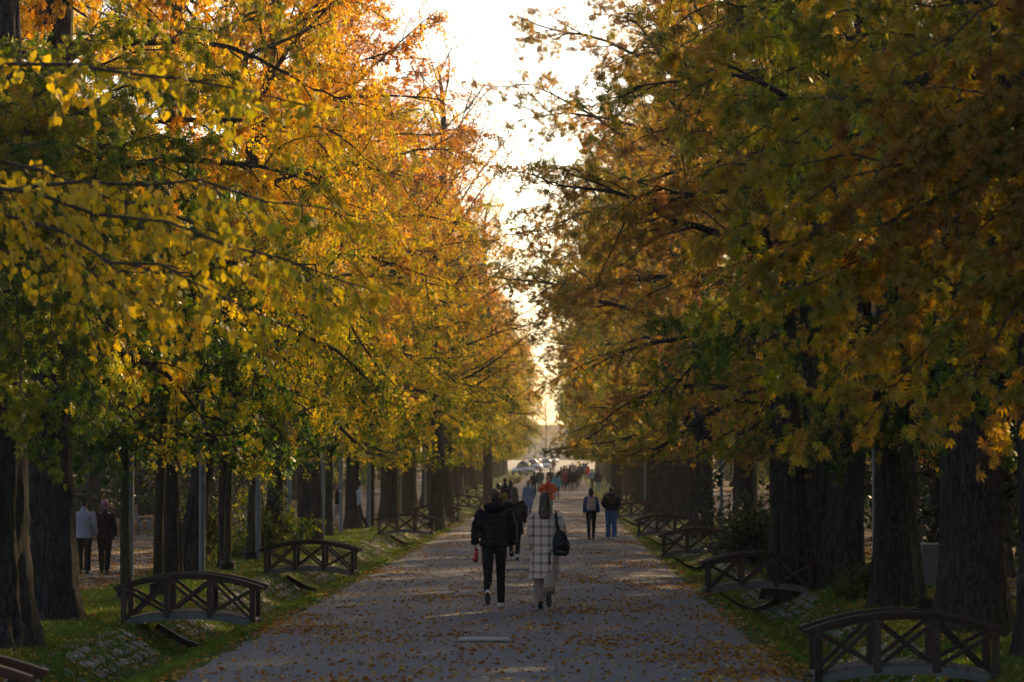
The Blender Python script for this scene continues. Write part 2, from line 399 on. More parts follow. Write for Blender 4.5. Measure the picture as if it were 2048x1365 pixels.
# left row, near to far: (photo x, scale px/m, kind, half-width m, material, label)
GL = 'trees of the left row along the promenade'
NL = [
 (-7.07, 145, 'chestnut_c', .40, M_gold, 'stout grey trunked tree just behind the foremost left tree, left of the elderly couple'),
 (-7.45, 105, 'chestnut_a', .22, M_olive, 'medium dark trunked tree behind the second guarded sapling, left of the leaning tree'),
 (-7.30, 102, 'linden_b', .24, M_gold, 'dark trunk leaning to the right beside the first full height grey pole on the left'),
 (-7.15, 94, 'linden_a', .11, M_gold, 'slim dark trunk close behind the third guarded sapling on the left'),
 (-6.95, 82, 'maple', .21, M_gold, 'medium trunk behind the bush of long leaves in the left row'),
 (-7.15, 70, 'linden_a', .33, M_gold, 'broad straight dark trunk behind the second complete left footbridge'),
 (-7.35, 63, 'chestnut_a', .15, M_gold, 'narrow dark trunk just right of the broad trunk behind the second left bridge'),
 (-7.40, 56, 'linden_b', .26, M_gold, 'broad trunk at the far end of the lit left lawn, between two grey poles'),
 (-7.15, 53, 'maple', .16, M_gold, 'trunk just left of the thin pole before the third complete left footbridge'),
]
for x, s, k, r, m, lab in NL:
    tilt = (0, R(9)) if 'leaning' in lab and 'leaning to' in lab else (0, 0)
    plant(k, x, F / s, lab, GL, r, m, rz=None if tilt == (0, 0) else 0.6, tilt=tilt, s=1.0 if r > .14 else .93, cs=[.74, .62, .72, .78, .80, .95, .98, 1.04, 1.04][NL.index((x, s, k, r, m, lab))])
GY = 'young guarded trees planted on the left lawn'
NYo = [(-6.94, 125, .085, 'young straight tree with black trunk guard beside the foremost left bridge'),
       (-6.63, 121, .09, 'young tree with black trunk guard seen through the foremost complete left bridge'),
       (-6.85, 97, .085, 'young tree with black guard on the lawn left of the second left bridge'),
       (-7.20, 86, .09, 'young tree with black guard close beside the grey pole left of the second bridge')]
# far left row
d = F / 50; i = 0
seqL = ['linden_a', 'chestnut_a', 'maple', 'linden_b', 'bare', 'linden_a', 'chestnut_c', 'maple']
while d < 372:
    k = seqL[i % len(seqL)]; m = [M_gold, M_olive, M_gold, M_gold, M_gold, M_gold, M_olive, M_gold][i % 8]
    plant(k, -7.1 + rr.uniform(-.35, .35), d, 'tree with dark trunk in the distant part of the left row, beyond the third bridge', GL + ', distant part', None, m, cs=.90)
    d += rr.uniform(7.2, 10.2); i += 1
GR = 'trees of the right row along the promenade'
# right row
Vt1, Qt1, _ = bole(301, 15, .37, lean=(-.5, 0)); Vt2, Qt2, _ = bole(302, 15, .36, lean=(.7, 0)); Vt3, Qt3, _ = bole(303, 15, .30)
Vf, Qf = join([(Vt1 + [-.42, .15, 0], Qt1), (Vt2 + [.40, -.1, 0], Qt2), (Vt3 + [0, .12, 0], Qt3)])
fused = mesh_np('trunk', Vf, Qf, M_bark, True)
plant('chestnut_a', 5.42, F / 181, 'dark trunk cut off by the right edge of the photo, foremost of the right row', GR, .40, M_olive, rz=2.2, cs=.74)
plant('chestnut_b', 5.27, F / 155, 'massive furrowed trunk behind the foremost right bridge, left of the edge trunk', GR, .44, M_rust, rz=.3, cs=.78)
plant('chestnut_c', 5.02, F / 133, 'dark furrowed trunk right of the small shrub, behind the slender leaning sapling', GR, .335, M_olive, rz=4.0, cs=.84)
plant('chestnut_b', 4.50, F / 114, 'very broad trunk of fused stems with a ring shaped scar beyond the second right bridge', GR, None, M_rust, trunk=fused, rz=0., cs=.88)
plant('chestnut_b', 5.95, 62.5, 'tree added behind the fused trunk to block sun, only its rusty crown showing above', GR, .3, M_rust)  # extra tree set here to keep sun off the nearest left trunks
NR = [(5.0, 74, 'chestnut_c', .33), (4.55, 63, 'chestnut_b', .30), (5.1, 55, 'chestnut_a', .36)]
for j, (x, s, k, r) in enumerate(NR):
    plant(k, x, F / s, ['tree with dark trunk half hidden by the evergreen shrub of the right row', 'tree with dark trunk between the evergreen shrub and the right row poles', 'tree behind the grey poles beyond the fourth right bridge'][j], GR, r, M_rust, cs=[1.0, 1.05, 1.08][j], s=1.16)
d = F / 48; i = 0
seqR = ['chestnut_b', 'chestnut_c', 'chestnut_b', 'linden_a', 'chestnut_a', 'chestnut_b', 'maple']
while d < 372:
    m = [M_rust, M_rust, M_olive, M_olive, M_rust, M_olive, M_olive][i % 7]
    plant(seqR[i % 7], 4.95 + rr.uniform(-.3, .3), d, 'tree with dark trunk in the distant part of the right row, beyond the walking pair', GR + ', distant part', None, m, cs=.95 if d > F / 34 else .86, s=1.0 if d > F / 34 else 1.16)
    d += rr.uniform(7.2, 10.2); i += 1
plant('linden_a', -8.3, 46, 'tree whose golden crown fills the sky behind the second thick left trunk', GL, .25, M_gold, cs=.9)
plant('bare', 3.3, 165, 'thinly leaved tree reaching into the gap from the right row', None, None, M_rust, rz=2.0)
plant('bare', -4.5, 178, 'thinly leaved tree reaching into the gap from the left row', None, None, M_gold, rz=4.0)
plant('bare', -4.9, 113, 'tall half bare tree whose twigs stand against the sky, left of the gap', None, None, M_gold, rz=1.0)
plant('bare', -5.3, 134, 'second half bare tree against the sky, farther down the left row', None, None, M_gold, rz=3.0)
# woods beyond the side paths
GW = 'trees of the dark wood behind the side paths'
for sgn, xs in ((-1, (-18.5, -24, -30)), (1, (16, 21.5, 27))):
    for q, x in enumerate(xs):
        lim = .197 if sgn < 0 else .163
        d = max(abs(x) / lim - 8, 46) + rr.uniform(0, 5)
        while d < (300 if q == 0 else 230):
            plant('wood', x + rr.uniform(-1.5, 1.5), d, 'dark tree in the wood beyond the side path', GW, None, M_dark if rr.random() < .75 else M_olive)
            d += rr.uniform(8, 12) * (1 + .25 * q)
for x, d in ((10.5, 22), (11.5, 31), (10.8, 40), (12.5, 49), (12, 58), (13, 66), (17, 36), (18, 52), (17.5, 68), (16, 24), (9, 14), (8.6, 57), (8.9, 66), (9.2, 76), (8.8, 88), (9.4, 100), (11.5, 34.5), (12.4, 44), (11.8, 53), (12.2, 61.5), (11.7, 70.5), (12.6, 81), (12, 94), (12.4, 108)):  # mostly unseen trees added to keep sun off the promenade and foreground leaves
    plant('wood', x, d, 'dark tree added right of the tree row to block sun, mostly out of view', 'trees added right of the tree row for shade', None, M_dark)
for x, s, r, lab in NYo:
    e = plant('young', x, F / s, lab, GY, r, M_green, bark=M_bark2)
#@@PART3
# ------------------------------------------------------------------ ground, paths, ditches
def ground_mat():
    m, n, l, p = new_mat('lawn_soil')
    tc = n.new('ShaderNodeTexCoord'); v = tc.outputs['Object']
    a = noise(n, l, .35, 4, .6, v); b = noise(n, l, 6, 5, .7, v); c3 = noise(n, l, 45, 3, .7, v)
    g = ramp(n, l, b, [(.3, (.030, .055, .012)), (.55, (.055, .095, .014)), (.75, (.09, .12, .02))])
    soil = ramp(n, l, b, [(.3, (.03, .018, .010)), (.6, (.075, .042, .018)), (.8, (.15, .075, .02))])
    sx = n.new('ShaderNodeSeparateXYZ'); l.new(v, sx.inputs[0])
    # soil where the wood is; lawn on both strips next to the promenade
    ax = mth(n, l, 'ABSOLUTE', mth(n, l, 'ADD', sx.outputs[0], .8))
    w = mth(n, l, 'MULTIPLY_ADD', a, 2.5); l.new(ax, w.node.inputs[2])
    f = ramp(n, l, mth(n, l, 'DIVIDE', w, 20), [(.42, 0.), (.50, 1.)])
    pat = ramp(n, l, noise(n, l, 1.1, 3, .55, v), [(.56, 0.), (.68, .75)])
    f = mth(n, l, 'MAXIMUM', f, pat)
    l.new(mixc(n, l, f, g, soil), p.inputs['Base Color']); p.inputs['Roughness'].default_value = .95
    p.inputs['Specular IOR Level'].default_value = .1
    bump(n, l, c3, .9, .03, p); return m
xs = np.unique(np.concatenate([np.linspace(-300, -60, 14), np.linspace(-60, -12, 40), np.linspace(-12, -3.8, 60), np.linspace(-3.8, 2.4, 14), np.linspace(2.4, 8, 48), np.linspace(8, 60, 40), np.linspace(60, 300, 14)]))
ys = np.unique(np.concatenate([np.linspace(-30, 15, 16), np.linspace(15, 90, 320), np.linspace(90, 200, 160), np.linspace(200, 460, 80), np.linspace(460, 1300, 20)]))
GX, GY2 = np.meshgrid(xs, ys)
rg = np.random.default_rng(3)
Zg = prof(GX) + hz(GY2)
nz = rg.normal(0, .012, Zg.shape); nz = (nz + np.roll(nz, 1, 0) + np.roll(nz, 1, 1)) ; offp = ((GX < -4.1) | (GX > 2.6))
Zg = Zg + nz * offp - .03 * (~offp)
nx, ny = len(xs), len(ys); idx = np.arange(nx * ny).reshape(ny, nx)
Qg = np.stack([idx[:-1, :-1], idx[:-1, 1:], idx[1:, 1:], idx[1:, :-1]], -1).reshape(-1, 4)
link('ground', mesh_np('ground', np.stack([GX, GY2, Zg], -1).reshape(-1, 3), Qg, ground_mat(), True), kind='structure')

def gravel_mat(name, litter):
    m, n, l, p = new_mat(name)
    tc = n.new('ShaderNodeTexCoord'); v = tc.outputs['Object']
    a = noise(n, l, 90, 3, .75, v); b = noise(n, l, 1.2, 5, .65, v); c = noise(n, l, 22, 3, .6, v)
    g = ramp(n, l, a, [(.25, (.062, .064, .072)), (.5, (.140, .142, .155)), (.75, (.26, .262, .275))])
    g = mixc(n, l, ramp(n, l, b, [(.35, .0), (.75, .18)]), g, (.11, .085, .07))
    lf = ramp(n, l, c, [(.58, 0.), (.64, 1.)]); lf = mth(n, l, 'MULTIPLY', lf, ramp(n, l, b, [(.38 - litter * .1, 0.), (.58 - litter * .1, .55 + .3 * litter)]))
    br = ramp(n, l, noise(n, l, 40, 2, .5, v), [(.3, (.10, .045, .018)), (.55, (.22, .10, .03)), (.75, (.34, .2, .06))])
    l.new(mixc(n, l, lf, g, br), p.inputs['Base Color']); p.inputs['Roughness'].default_value = .85; p.inputs['Specular IOR Level'].default_value = .25
    bump(n, l, a, .8, .012, p); return m
def strip(name, x0, x1, y0, y1, mat, seed, wav=.12, n=700, lift=.004):
    rng = np.random.default_rng(seed); y = np.linspace(y0, y1, n)
    def edge():
        e = np.zeros(n)
        for k in range(9): e += np.sin(y * rng.uniform(.3, 6) + rng.uniform(0, 6)) / 9
        return e * wav * 2.2
    e0, e1 = edge(), edge(); cols = 14; t = np.linspace(0, 1, cols)
    X = (x0 + e0)[:, None] * (1 - t) + (x1 + e1)[:, None] * t
    Y = np.broadcast_to(y[:, None], X.shape)
    Z = prof(X) + hz(Y) + lift; Z[:, 0] -= .05; Z[:, -1] -= .05
    ii = np.arange(n * cols).reshape(n, cols)
    Q = np.stack([ii[:-1, :-1], ii[:-1, 1:], ii[1:, 1:], ii[1:, :-1]], -1).reshape(-1, 4)
    return link(name, mesh_np(name, np.stack([X, Y, Z], -1).reshape(-1, 3), Q, mat, True), kind='structure')
strip('promenade_path', -4.02, 2.55, -10, 385, gravel_mat('gravel', .0), 5, lift=.012)
strip('side_path', -15.2, -8.9, 20, 385, gravel_mat('gravel_litter', 1.0), 6, .25, lift=.012)
strip('side_path', 7.6, 12.0, 20, 385, gravel_mat('gravel_litter_b', 1.0), 7, .25, lift=.012)

# stone lining on the outer slope of both ditches
M_stone = simple('ditch_stone', (.23, .21, .20), .85, .35, 5, .004)
def stones(seed, xa, xb, za_off):
    rng = np.random.default_rng(seed); m = MB(); y = 24.0
    while y < 150:
        cover = math.sin(y * .9 + seed) + math.sin(y * .37 + 1.3) * .8
        for j in range(5):
            t0 = j / 5 + rng.uniform(-.02, .02)
            if rng.random() < .15 or (cover < -.1 and rng.random() < .85) or (cover < .6 and j in (0, 4) and rng.random() < .7): continue
            x = xa + (xb - xa) * (t0 + .1); L = abs(xb - xa) / 5 * rng.uniform(.8, .98); w = rng.uniform(.06, .12)
            z = gz(x, y) ; sl = math.atan2(gz(x + .05, y) - gz(x - .05, y), .1)
            m.box((x, y, z - .012 + rng.uniform(-.01, .015)), (L, w, .06), Matrix.Rotation(-sl + rng.uniform(-.1, .1), 3, 'Y') @ Matrix.Rotation(rng.uniform(-.15, .15), 3, 'Z') @ Matrix.Rotation(rng.uniform(-.12, .12), 3, 'X'), .82)
        y += .12
    return m.build('ditch_stones', M_stone, kind='structure')
stones(1, -5.95, -5.12, 0); stones(2, 4.3, 3.5, 0)

# grass blades on the strips (near part)
def grass():
    rng = np.random.default_rng(9); N = 330000
    u = rng.random(N); d0, d1 = 23., 105.; d = 1 / (1 / d0 + u * (1 / d1 - 1 / d0))
    left = rng.random(N) < .55
    e = rng.random(N)
    x = np.where(left, -8.5 + 4.45 * e, 2.62 + 4.6 * e)
    # tufted, thin on the stones
    key = np.sin(x * 2.3 + np.sin(d * .8) * 2) + np.sin(d * 1.1 + x)
    st = (((x > -5.95) & (x < -5.1)) | ((x > 3.5) & (x < 4.3)))
    keep = (rng.random(N) < np.where(st, .5, np.clip(.75 + .3 * key, .1, 1)))
    x, d = x[keep], d[keep]; N = len(x)
    z = prof(x) + hz(d); h = rng.uniform(.025, .075, N) * (1 + .4 * rng.random(N)); w = .006 * (1 + d / 45)
    a = rng.uniform(0, 6.28, N); b = rng.normal(0, .45, (N, 2)) * h[:, None]
    P = np.stack([x, d, z], -1)
    dx = np.stack([np.cos(a) * w, np.sin(a) * w, 0 * a], -1)
    tip = P + np.stack([b[:, 0], b[:, 1], h], -1)
    V = np.stack([P - dx, P + dx, tip], 1).reshape(-1, 3)
    return mesh_np('grass', V, np.arange(N * 3).reshape(N, 3), leaf_mat('grass_blade', [(0, (.045, .085, .012)), (.5, (.08, .14, .016)), (1, (.16, .19, .03))], .35, 1.2, .15), False, rng.random(N))
link('grass', grass(), kind='stuff', label='short green lawn grass on the strips beside the ditches', cat='grass')

# fallen leaves
M_fall = leaf_mat('fallen_leaf', [(0, (.20, .08, .028)), (.35, (.36, .15, .035)), (.6, (.46, .22, .045)), (.8, (.55, .36, .08)), (1, (.72, .6, .28))], .3, 1.0, .08)
def fallen():
    rng = np.random.default_rng(4); N = 480000
    d0, d1 = 20., 330.; u = rng.random(N); d = 1 / (1 / d0 + u * (1 / d1 - 1 / d0))
    x = rng.uniform(-14.5, 11.5, N)
    nf = (np.sin(x * 1.7 + np.sin(d * .35) * 2.2) + np.sin(d * .6 + x * .8) + np.sin(d * 1.7 - x * 2.1) * .7 + np.sin(x * 4.2 + d * .9) * .5) / 3.2
    path = (x > -4) & (x < 2.5); cx = (x + .75) / 3.3; nf = nf * 1.35 - .12
    dens = np.where(path, .10 + .55 * np.clip(nf + .5 * cx ** 4 + .12 * (cx > 0) - .02, 0, 1) ** 1.2, np.where((x < -8.8) | (x > 7.5), .55, .24 + .2 * (nf > 0)))
    dens = dens * np.clip(.55 + d / 90, 0, 1.6) * .62
    keep = rng.random(N) < dens; x, d = x[keep], d[keep]; N = len(x)
    pos = np.stack([x, d, prof(x) + hz(d) + .022], -1)
    a = rng.uniform(0, 6.28, N); ax = np.stack([np.cos(a), np.sin(a), rng.normal(.05, .22, N)], -1)
    T = (T_SIMPLE[0] * [1, .95, 1.4], T_SIMPLE[1])
    V, Fc, t = leaves(rng, pos, ax, .060, T, up=2.2, curl=1.6)
    V[:, 2] = np.maximum(V[:, 2], np.repeat(pos[:, 2], 6) - .012)
    return mesh_np('fallen_leaves', V, Fc, M_fall, False, t)
link('fallen_leaves', fallen(), kind='stuff', label='fallen brown and yellow leaves strewn over path and lawn', cat='leaves')
#@@PART4
# ------------------------------------------------------------------ arched footbridges over the ditches
M_wood = simple('dark_brown_wood', (.040, .023, .018), .6, .4, 14, .003, spec=.22, wear=.9)
M_wood_r = simple('reddish_wood', (.10, .034, .018), .55, .3, 14, .003, spec=.25, wear=.6)
M_plank = simple('worn_plank', (.13, .10, .085), .8, .3, 9, .003)
M_beam = simple('grey_beam', (.13, .125, .12), .85, .3, 7, .004)
def arc(x, a, b): return a + b * (1 - (x / .95) ** 2)
def bridge_meshes(red=False):
    out = []; W = .66; zd = lambda x: arc(x, .02, .125); zr = lambda x: arc(x, .50, .165)
    for sy in (-1, 1):
        m = MB(); N = 14
        for i in range(N):
            a, b = -.95 + 1.9 * i / N, -.95 + 1.9 * (i + 1) / N
            m.bar((a - .004, sy * W / 2, zd(a) - .045), (b + .004, sy * W / 2, zd(b) - .045), .055, .085)
        out.append(('beam', m, M_beam, 0))
        m = MB()
        for i in range(N):
            a, b = -1.02 + 2.04 * i / N, -1.02 + 2.04 * (i + 1) / N
            m.bar((a, sy * W / 2, zr(a)), (b + .003, sy * W / 2, zr(b)), .105, .042)
            m.bar((a * .97, sy * W / 2, zr(a * .97) - .042), (b * .97 + .003, sy * W / 2, zr(b * .97) - .042), .05, .045)
        out.append(('handrail', m, M_wood_r if red else M_wood, 0))
        for x in (-.88, -.295, .295, .88):
            m = MB(); z0, z1 = zd(x) - .06, zr(x) - .05
            m.box((x, sy * (W / 2 + .002), (z0 + z1) / 2), (.078, .078, z1 - z0)); out.append(('post', m, M_wood, .005))
        for a, b in ((-.88, -.295), (-.295, .295), (.295, .88)):
            m = MB()
            m.bar((a + .03, sy * W / 2 - .018, zd(a) + .02), (b - .03, sy * W / 2 - .018, zr(b) - .08), .03, .042)
            m.bar((a + .03, sy * W / 2 + .018, zr(a) - .08), (b - .03, sy * W / 2 + .018, zd(b) + .02), .03, .042)
            out.append(('cross_brace', m, M_wood, 0))
    m = MB(); N = 17
    for i in range(N):
        x = -.93 + 1.86 * (i + .5) / N; t = math.atan(-2 * .125 * x / .9025)
        m.box((x, 0, zd(x) + .010), (.100, W + .02 + rr.uniform(-.02, .02), .028), Matrix.Rotation(-t, 3, 'Y'))
    out.append(('deck', m, M_plank, .003)); return out
def mesh_of(name, m, mat):
    me = bpy.data.meshes.new(name); me.from_pydata(m.v, [], m.f); me.materials.append(mat); me.update(); return me
BR_A = [(n, mesh_of(n, m, mt), bv) for n, m, mt, bv in bridge_meshes()]
BR_B = [(n, mesh_of(n, m, mt), bv) for n, m, mt, bv in bridge_meshes(True)]
GB = 'small arched wooden footbridges over the ditches'
def bridge(x, d, label, red=False, rz=0.0):
    e = thing('footbridge', label, 'footbridge', (x, d, max(gz(x - .95, d), gz(x + .95, d)) + .01), rz, GB)
    for n, me, bv in (BR_B if red else BR_A):
        o = link(n, me, e)
        if bv: q = o.modifiers.new('b', 'BEVEL'); q.width = bv; q.segments = 1
    # stone sill that closes the ditch under the bridge
    return e
LB = [(256, 'left footbridge cut off by the bottom left corner, only its reddish rail end showing', True), (145, 'foremost complete left footbridge, in front of the slim guarded young trees', False),
      (98, 'second complete left footbridge, left of the walking man across the leaves', False), (60.5, 'third complete left footbridge, at the far end of the lit lawn', False),
      (48.5, 'fourth complete left footbridge, half behind the third one', False), (38, 'fifth complete left footbridge, small, left of the man with the yellow jacket', False),
      (31, 'sixth left footbridge, tiny, hidden in the crowd at the left path edge', False)]
for s, lab, red in LB: bridge(-5.08, F / s, lab, red, rr.uniform(-.02, .02))
RB = [(197, 'foremost right footbridge, largest of all, cut by the bottom edge', False), (114, 'second right footbridge, in front of the broad fused trunk', False),
      (80, 'third right footbridge with reddish rail end against the dark shrub', True), (61, 'fourth right footbridge, right of the walking pair', False),
      (45, 'fifth right footbridge, reddish and dim behind the fourth one', True), (35, 'sixth right footbridge, small, just right of the man in the dark jacket', False)]
for s, lab, red in RB: bridge(3.46, F / s, lab, red, rr.uniform(-.02, .02))
# sills crossing the ditch bed by the bridges, coloured dark as the step's shadow
M_sill = simple('dark_stone', (.035, .032, .03), .7, .3, 9, .004)
for x0, lst, side in ((-5.0, LB, 'left'), (3.4, RB, 'right')):
    for q, (s, lab, red) in enumerate(lst[:5]):
        m = MB(); y = F / s + .42
        P = [(x0 - .62, .06), (x0 - .25, -.16), (x0, -.24), (x0 + .25, -.16), (x0 + .62, .05)]
        for (a, za), (b, zb) in zip(P, P[1:]): m.bar((a, y, za + gz(0, y) - .13), (b, y, zb + gz(0, y) - .13), .10, .10)
        m.build('ditch_sill', M_sill, label='shadow dark V shaped stone sill below the %s row footbridge, number %d from the front' % (side, q + 1), cat='stone sill', group='stone sills under the footbridges')

# ------------------------------------------------------------------ grey poles, trunk guards
M_pole = simple('grey_paint', (.15, .17, .19), .5, .1, 6, .0, spec=.5)
M_blk = simple('black_plastic', (.012, .012, .012), .5, .2, 20)
def pole_mesh(h, r):
    m = MB(); m.loft([(0, 0, -.1), (0, 0, h * .5), (0, 0, h)], [r, r, r * .9], 14); a = m
    b = MB(); b.loft([(0, 0, -.05), (0, 0, .03), (0, 0, .035)], [r * 1.9, r * 1.9, r * 1.7], 14)
    c = MB(); c.loft([(0, 0, h), (0, 0, h + .03), (0, 0, h + .05)], [r * 1.15, r * 1.15, r * .3], 14)
    return [('shaft', mesh_of('shaft', a, M_pole)), ('foot_flange', mesh_of('foot_flange', b, M_pole)), ('cap', mesh_of('cap', c, M_pole))]
PM = pole_mesh(5.2, .062)
PL = [(-7.75, 137, 'grey pole glimpsed between the two nearest thick left trunks'), (-7.23, 119, 'grey pole close behind the foremost young left tree, right edge showing'),
      (-6.95, 103, 'grey pole standing against the dark leaning trunk'), (-7.02, 86, 'grey pole touching the guarded young tree left of the second left bridge'),
      (-7.42, 73, 'grey pole in shade right of the shrub with long yellow green leaves'), (-7.04, 67.5, 'grey pole right of the broad straight trunk on the left lawn'),
      (-7.18, 61, 'grey pole with a small white sticker between dark trunks'), (-6.95, 55, 'thin pale pole just left of the third complete left bridge'),
      (-6.95, 46, 'thin grey pole rising behind the third complete left bridge'), (-6.9, 39, 'farthest grey pole of the left row, before the crowd'),
      (4.92, 128, 'grey pole half hidden by the furrowed trunk beside the small right shrub'), (5.55, 53, 'brighter grey pole right of the fourth right bridge'),
      (5.75, 56, 'short looking grey pole at the left edge of the big evergreen shrub'), (4.7, 36, 'distant grey pole on the right beyond the walking pair')]
for x, s, lab in PL:
    e = thing('metal_pole', lab, 'pole', (x, F / s, gz(x, F / s)), 0, 'grey metal poles standing in the tree rows')
    for n, me in PM: link(n, me, e)
    if 'sticker' in lab:
        m = MB(); m.box((0, -.064, 1.42), (.055, .008, .07)); m.build('sticker', simple('white_paper', (.7, .72, .72)), e)
def guard(e, r):
    m = MB(); pts = []; rad = []
    for k in range(15): pts.append((0, 0, .0 + .018 * k)); rad.append(r * (1.25 if k % 2 else 1.05))
    m.loft(pts, rad, 16); m.build('trunk_guard', M_blk, e, smooth=False)
for o in list(SC.objects):
    if o.name.startswith('young_tree'): guard(o, .135)
# slender leaning sapling on the right
V, Q, _ = bole(77, 6.6, .085, lean=(-.75, 0), wob=.05, seg=20); lean_tr = mesh_np('trunk', V, Q, M_bark2, True)
e = plant('young', 5.3, F / 137, 'slender sapling leaning left in front of the two massive right trunks', None, None, M_green, rz=0., trunk=lean_tr, cs=.9); guard(e, .13)

# ------------------------------------------------------------------ shrubs
def shrub(name, label, x, d, w, h, tmpl, ls, n, mat, seed, up=.75, stems=9, z0=.12, droop=.35, loc_z=0):
    rng = np.random.default_rng(seed); B = stems * 6
    az = rng.uniform(0, 6.28, B); el = rng.uniform(.35, 1.45, B)
    d0 = np.stack([np.cos(az) * np.cos(el) * w / h * 1.4, np.sin(az) * np.cos(el) * w / h * 1.4, np.sin(el)], -1)
    p0 = np.stack([rng.normal(0, w * .06, B), rng.normal(0, w * .06, B), np.zeros(B) - .02], -1)
    L = h * rng.uniform(.55, 1.05, B) * np.where(el > .9, 1, .8)
    S = curves(rng, p0, d0, L, .5, 8, .12)
    si = np.repeat(np.arange(B), 9); t = rng.uniform(.2, 1, len(si)); p, dd = at(S, si, t)
    TW = curves(rng, p, dd * .5 + rng.normal(0, .6, (len(si), 3)), rng.uniform(.12, .3, len(si)) * max(h, .8), .4, 4, .15)
    v, q = join([tubes(S, np.linspace(.016, .004, 8)[None].repeat(B, 0) * max(h, .7), 5), tubes(TW, np.full((len(si), 4), .003), 3)])
    e = thing(name, label, 'shrub', (x, d, gz(x, d)))
    link('stems', mesh_np('stems', v, q, M_twig, True), e)
    k = max(n // len(si), 1); ti = np.repeat(np.arange(len(si)), k); p, dd = at(TW, ti, rng.uniform(0, 1, len(ti)))
    ax = dd * .6 + rng.normal(0, .5, (len(ti), 3)); ax[:, 2] -= droop; p = p + rng.normal(0, .02, p.shape); p[:, 2] = np.maximum(p[:, 2], z0)
    v, f, tn = leaves(rng, p, ax, ls, tmpl, up=up)
    link('foliage', mesh_np('foliage', v, f, mat, False, tn), e); return e
T_LONG = (T_SIMPLE[0] * [1, .42, 1], T_SIMPLE[1])
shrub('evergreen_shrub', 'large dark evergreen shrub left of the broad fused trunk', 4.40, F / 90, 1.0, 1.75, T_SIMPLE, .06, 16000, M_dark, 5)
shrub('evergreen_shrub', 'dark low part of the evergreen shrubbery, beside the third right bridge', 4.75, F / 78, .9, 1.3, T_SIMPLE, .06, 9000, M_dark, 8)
shrub('small_shrub', 'small dark green shrub between the fused trunk and the next right trunk', 4.78, F / 125, .42, .66, T_SIMPLE, .035, 7000, M_green, 6)
shrub('leafy_bush', 'bush with long pointed yellow green leaves between the left row trunks', -7.1, F / 82, 1.15, 1.75, T_LONG, .15, 5200, M_olive, 7, droop=.7)
shrub('leafy_bush', 'yellow leaved sapling in shade between the two poles past the leaning trunk', -7.9, F / 92, .6, 2.0, T_LONG, .13, 2400, M_olive, 9, droop=.6)
shrub('brown_shrub', 'low brown leafless shrub at the left path edge behind the pale blue coat', -3.9, F / 28, 1.3, .95, T_SIMPLE, .05, 1500, M_rust, 12)
shrub('brown_shrub', 'small brown shrub left of the distant white car', -4.2, F / 22, 1.3, 1.1, T_SIMPLE, .06, 1500, M_rust, 13)
shrub('yellow_bush', 'bright yellow bush beside the distant road, left of the car with lit headlights', -4.3, F / 13.4, 2.0, 1.6, T_SIMPLE, .16, 2500, M_heart, 14)

# ------------------------------------------------------------------ benches, box, drain covers
M_slat = simple('bench_slat', (.30, .17, .07), .3, .2, 10, .002, spec=.7)
M_conc = simple('pale_blue_paint', (.19, .23, .26), .6, .1, 8)
def bench(x, d, rz, label):
    e = thing('park_bench', label, 'bench', (x, d, gz(x, d)), rz, 'benches along the side paths')
    for sx in (-.7, .7):       # side support: local +Y is where a sitter looks
        m = MB()
        m.bar((sx, .02, .02), (sx, -.32, .86), .07, .15, up=(0, 1, 0)); m.bar((sx, -.12, .40), (sx, .38, .46), .07, .09)
        m.bar((sx, .26, .0), (sx, .30, .41), .066, .10, up=(0, 1, 0)); m.build('side_support', M_conc, e, bevel=.008)
    m = MB()
    for k in range(5): m.box((0, -.02 + .09 * k, .475 + .007 * k), (1.62, .07, .03))
    m.build('seat', M_slat, e, bevel=.004)
    m = MB()
    for k in range(5): m.box((0, -.125 - .043 * k, .53 + .085 * k), (1.62, .03, .07), Matrix.Rotation(.42, 3, 'X'))
    m.build('backrest', M_slat, e, bevel=.004)
bench(-15.8, F / 53, R(-82), 'bench with sunlit golden slats beyond the left side path, right of the elderly couple')
bench(-17.0, F / 43, R(-82), 'bench partly hidden between the thick guarded trunk and the leaning tree')
bench(-15.9, F / 40, R(-85), 'bench glimpsed right of the dark leaning trunk on the left')
bench(13.5, F / 53, R(86), 'bench beyond the right side path, seen left of the massive furrowed trunk')
bench(14.1, F / 43, R(86), 'bench seen in the gap right of the broad fused trunk')
e = thing('utility_box', 'grey box with pale rim and green corner motif, behind the leaning sapling', 'box', (6.78, F / 111, gz(6.78, F / 111)), .06)
M_panel = simple('grey_panel', (.17, .165, .18), .6, .1, 4); M_rim = simple('pale_rim', (.42, .45, .46), .5); M_grn = simple('green_paint', (.03, .10, .07), .5)
m = MB(); m.box((0, 0, .40), (.66, .45, .74)); m.build('body', M_panel, e, bevel=.01)
m = MB(); m.box((0, 0, .785), (.70, .49, .026)); m.build('rim', M_rim, e)
m = MB(); m.box((0, 0, .015), (.6, .4, .03)); m.build('plinth', M_blk, e)
m = MB()
for r in (.10, .17, .24):
    for k in range(9):
        a0, a1 = R(180 + 90 * k / 9), R(180 + 90 * (k + 1) / 9)
        m.bar((.33 + r * math.cos(a0), -.229, .765 + r * math.sin(a0)), (.33 + r * math.cos(a1), -.229, .765 + r * math.sin(a1)), .006, .03, up=(0, 1, 0))
m.build('corner_motif', M_grn, e)
M_cover = simple('pale_slab', (.30, .28, .25), .8, .25, 9, .004)
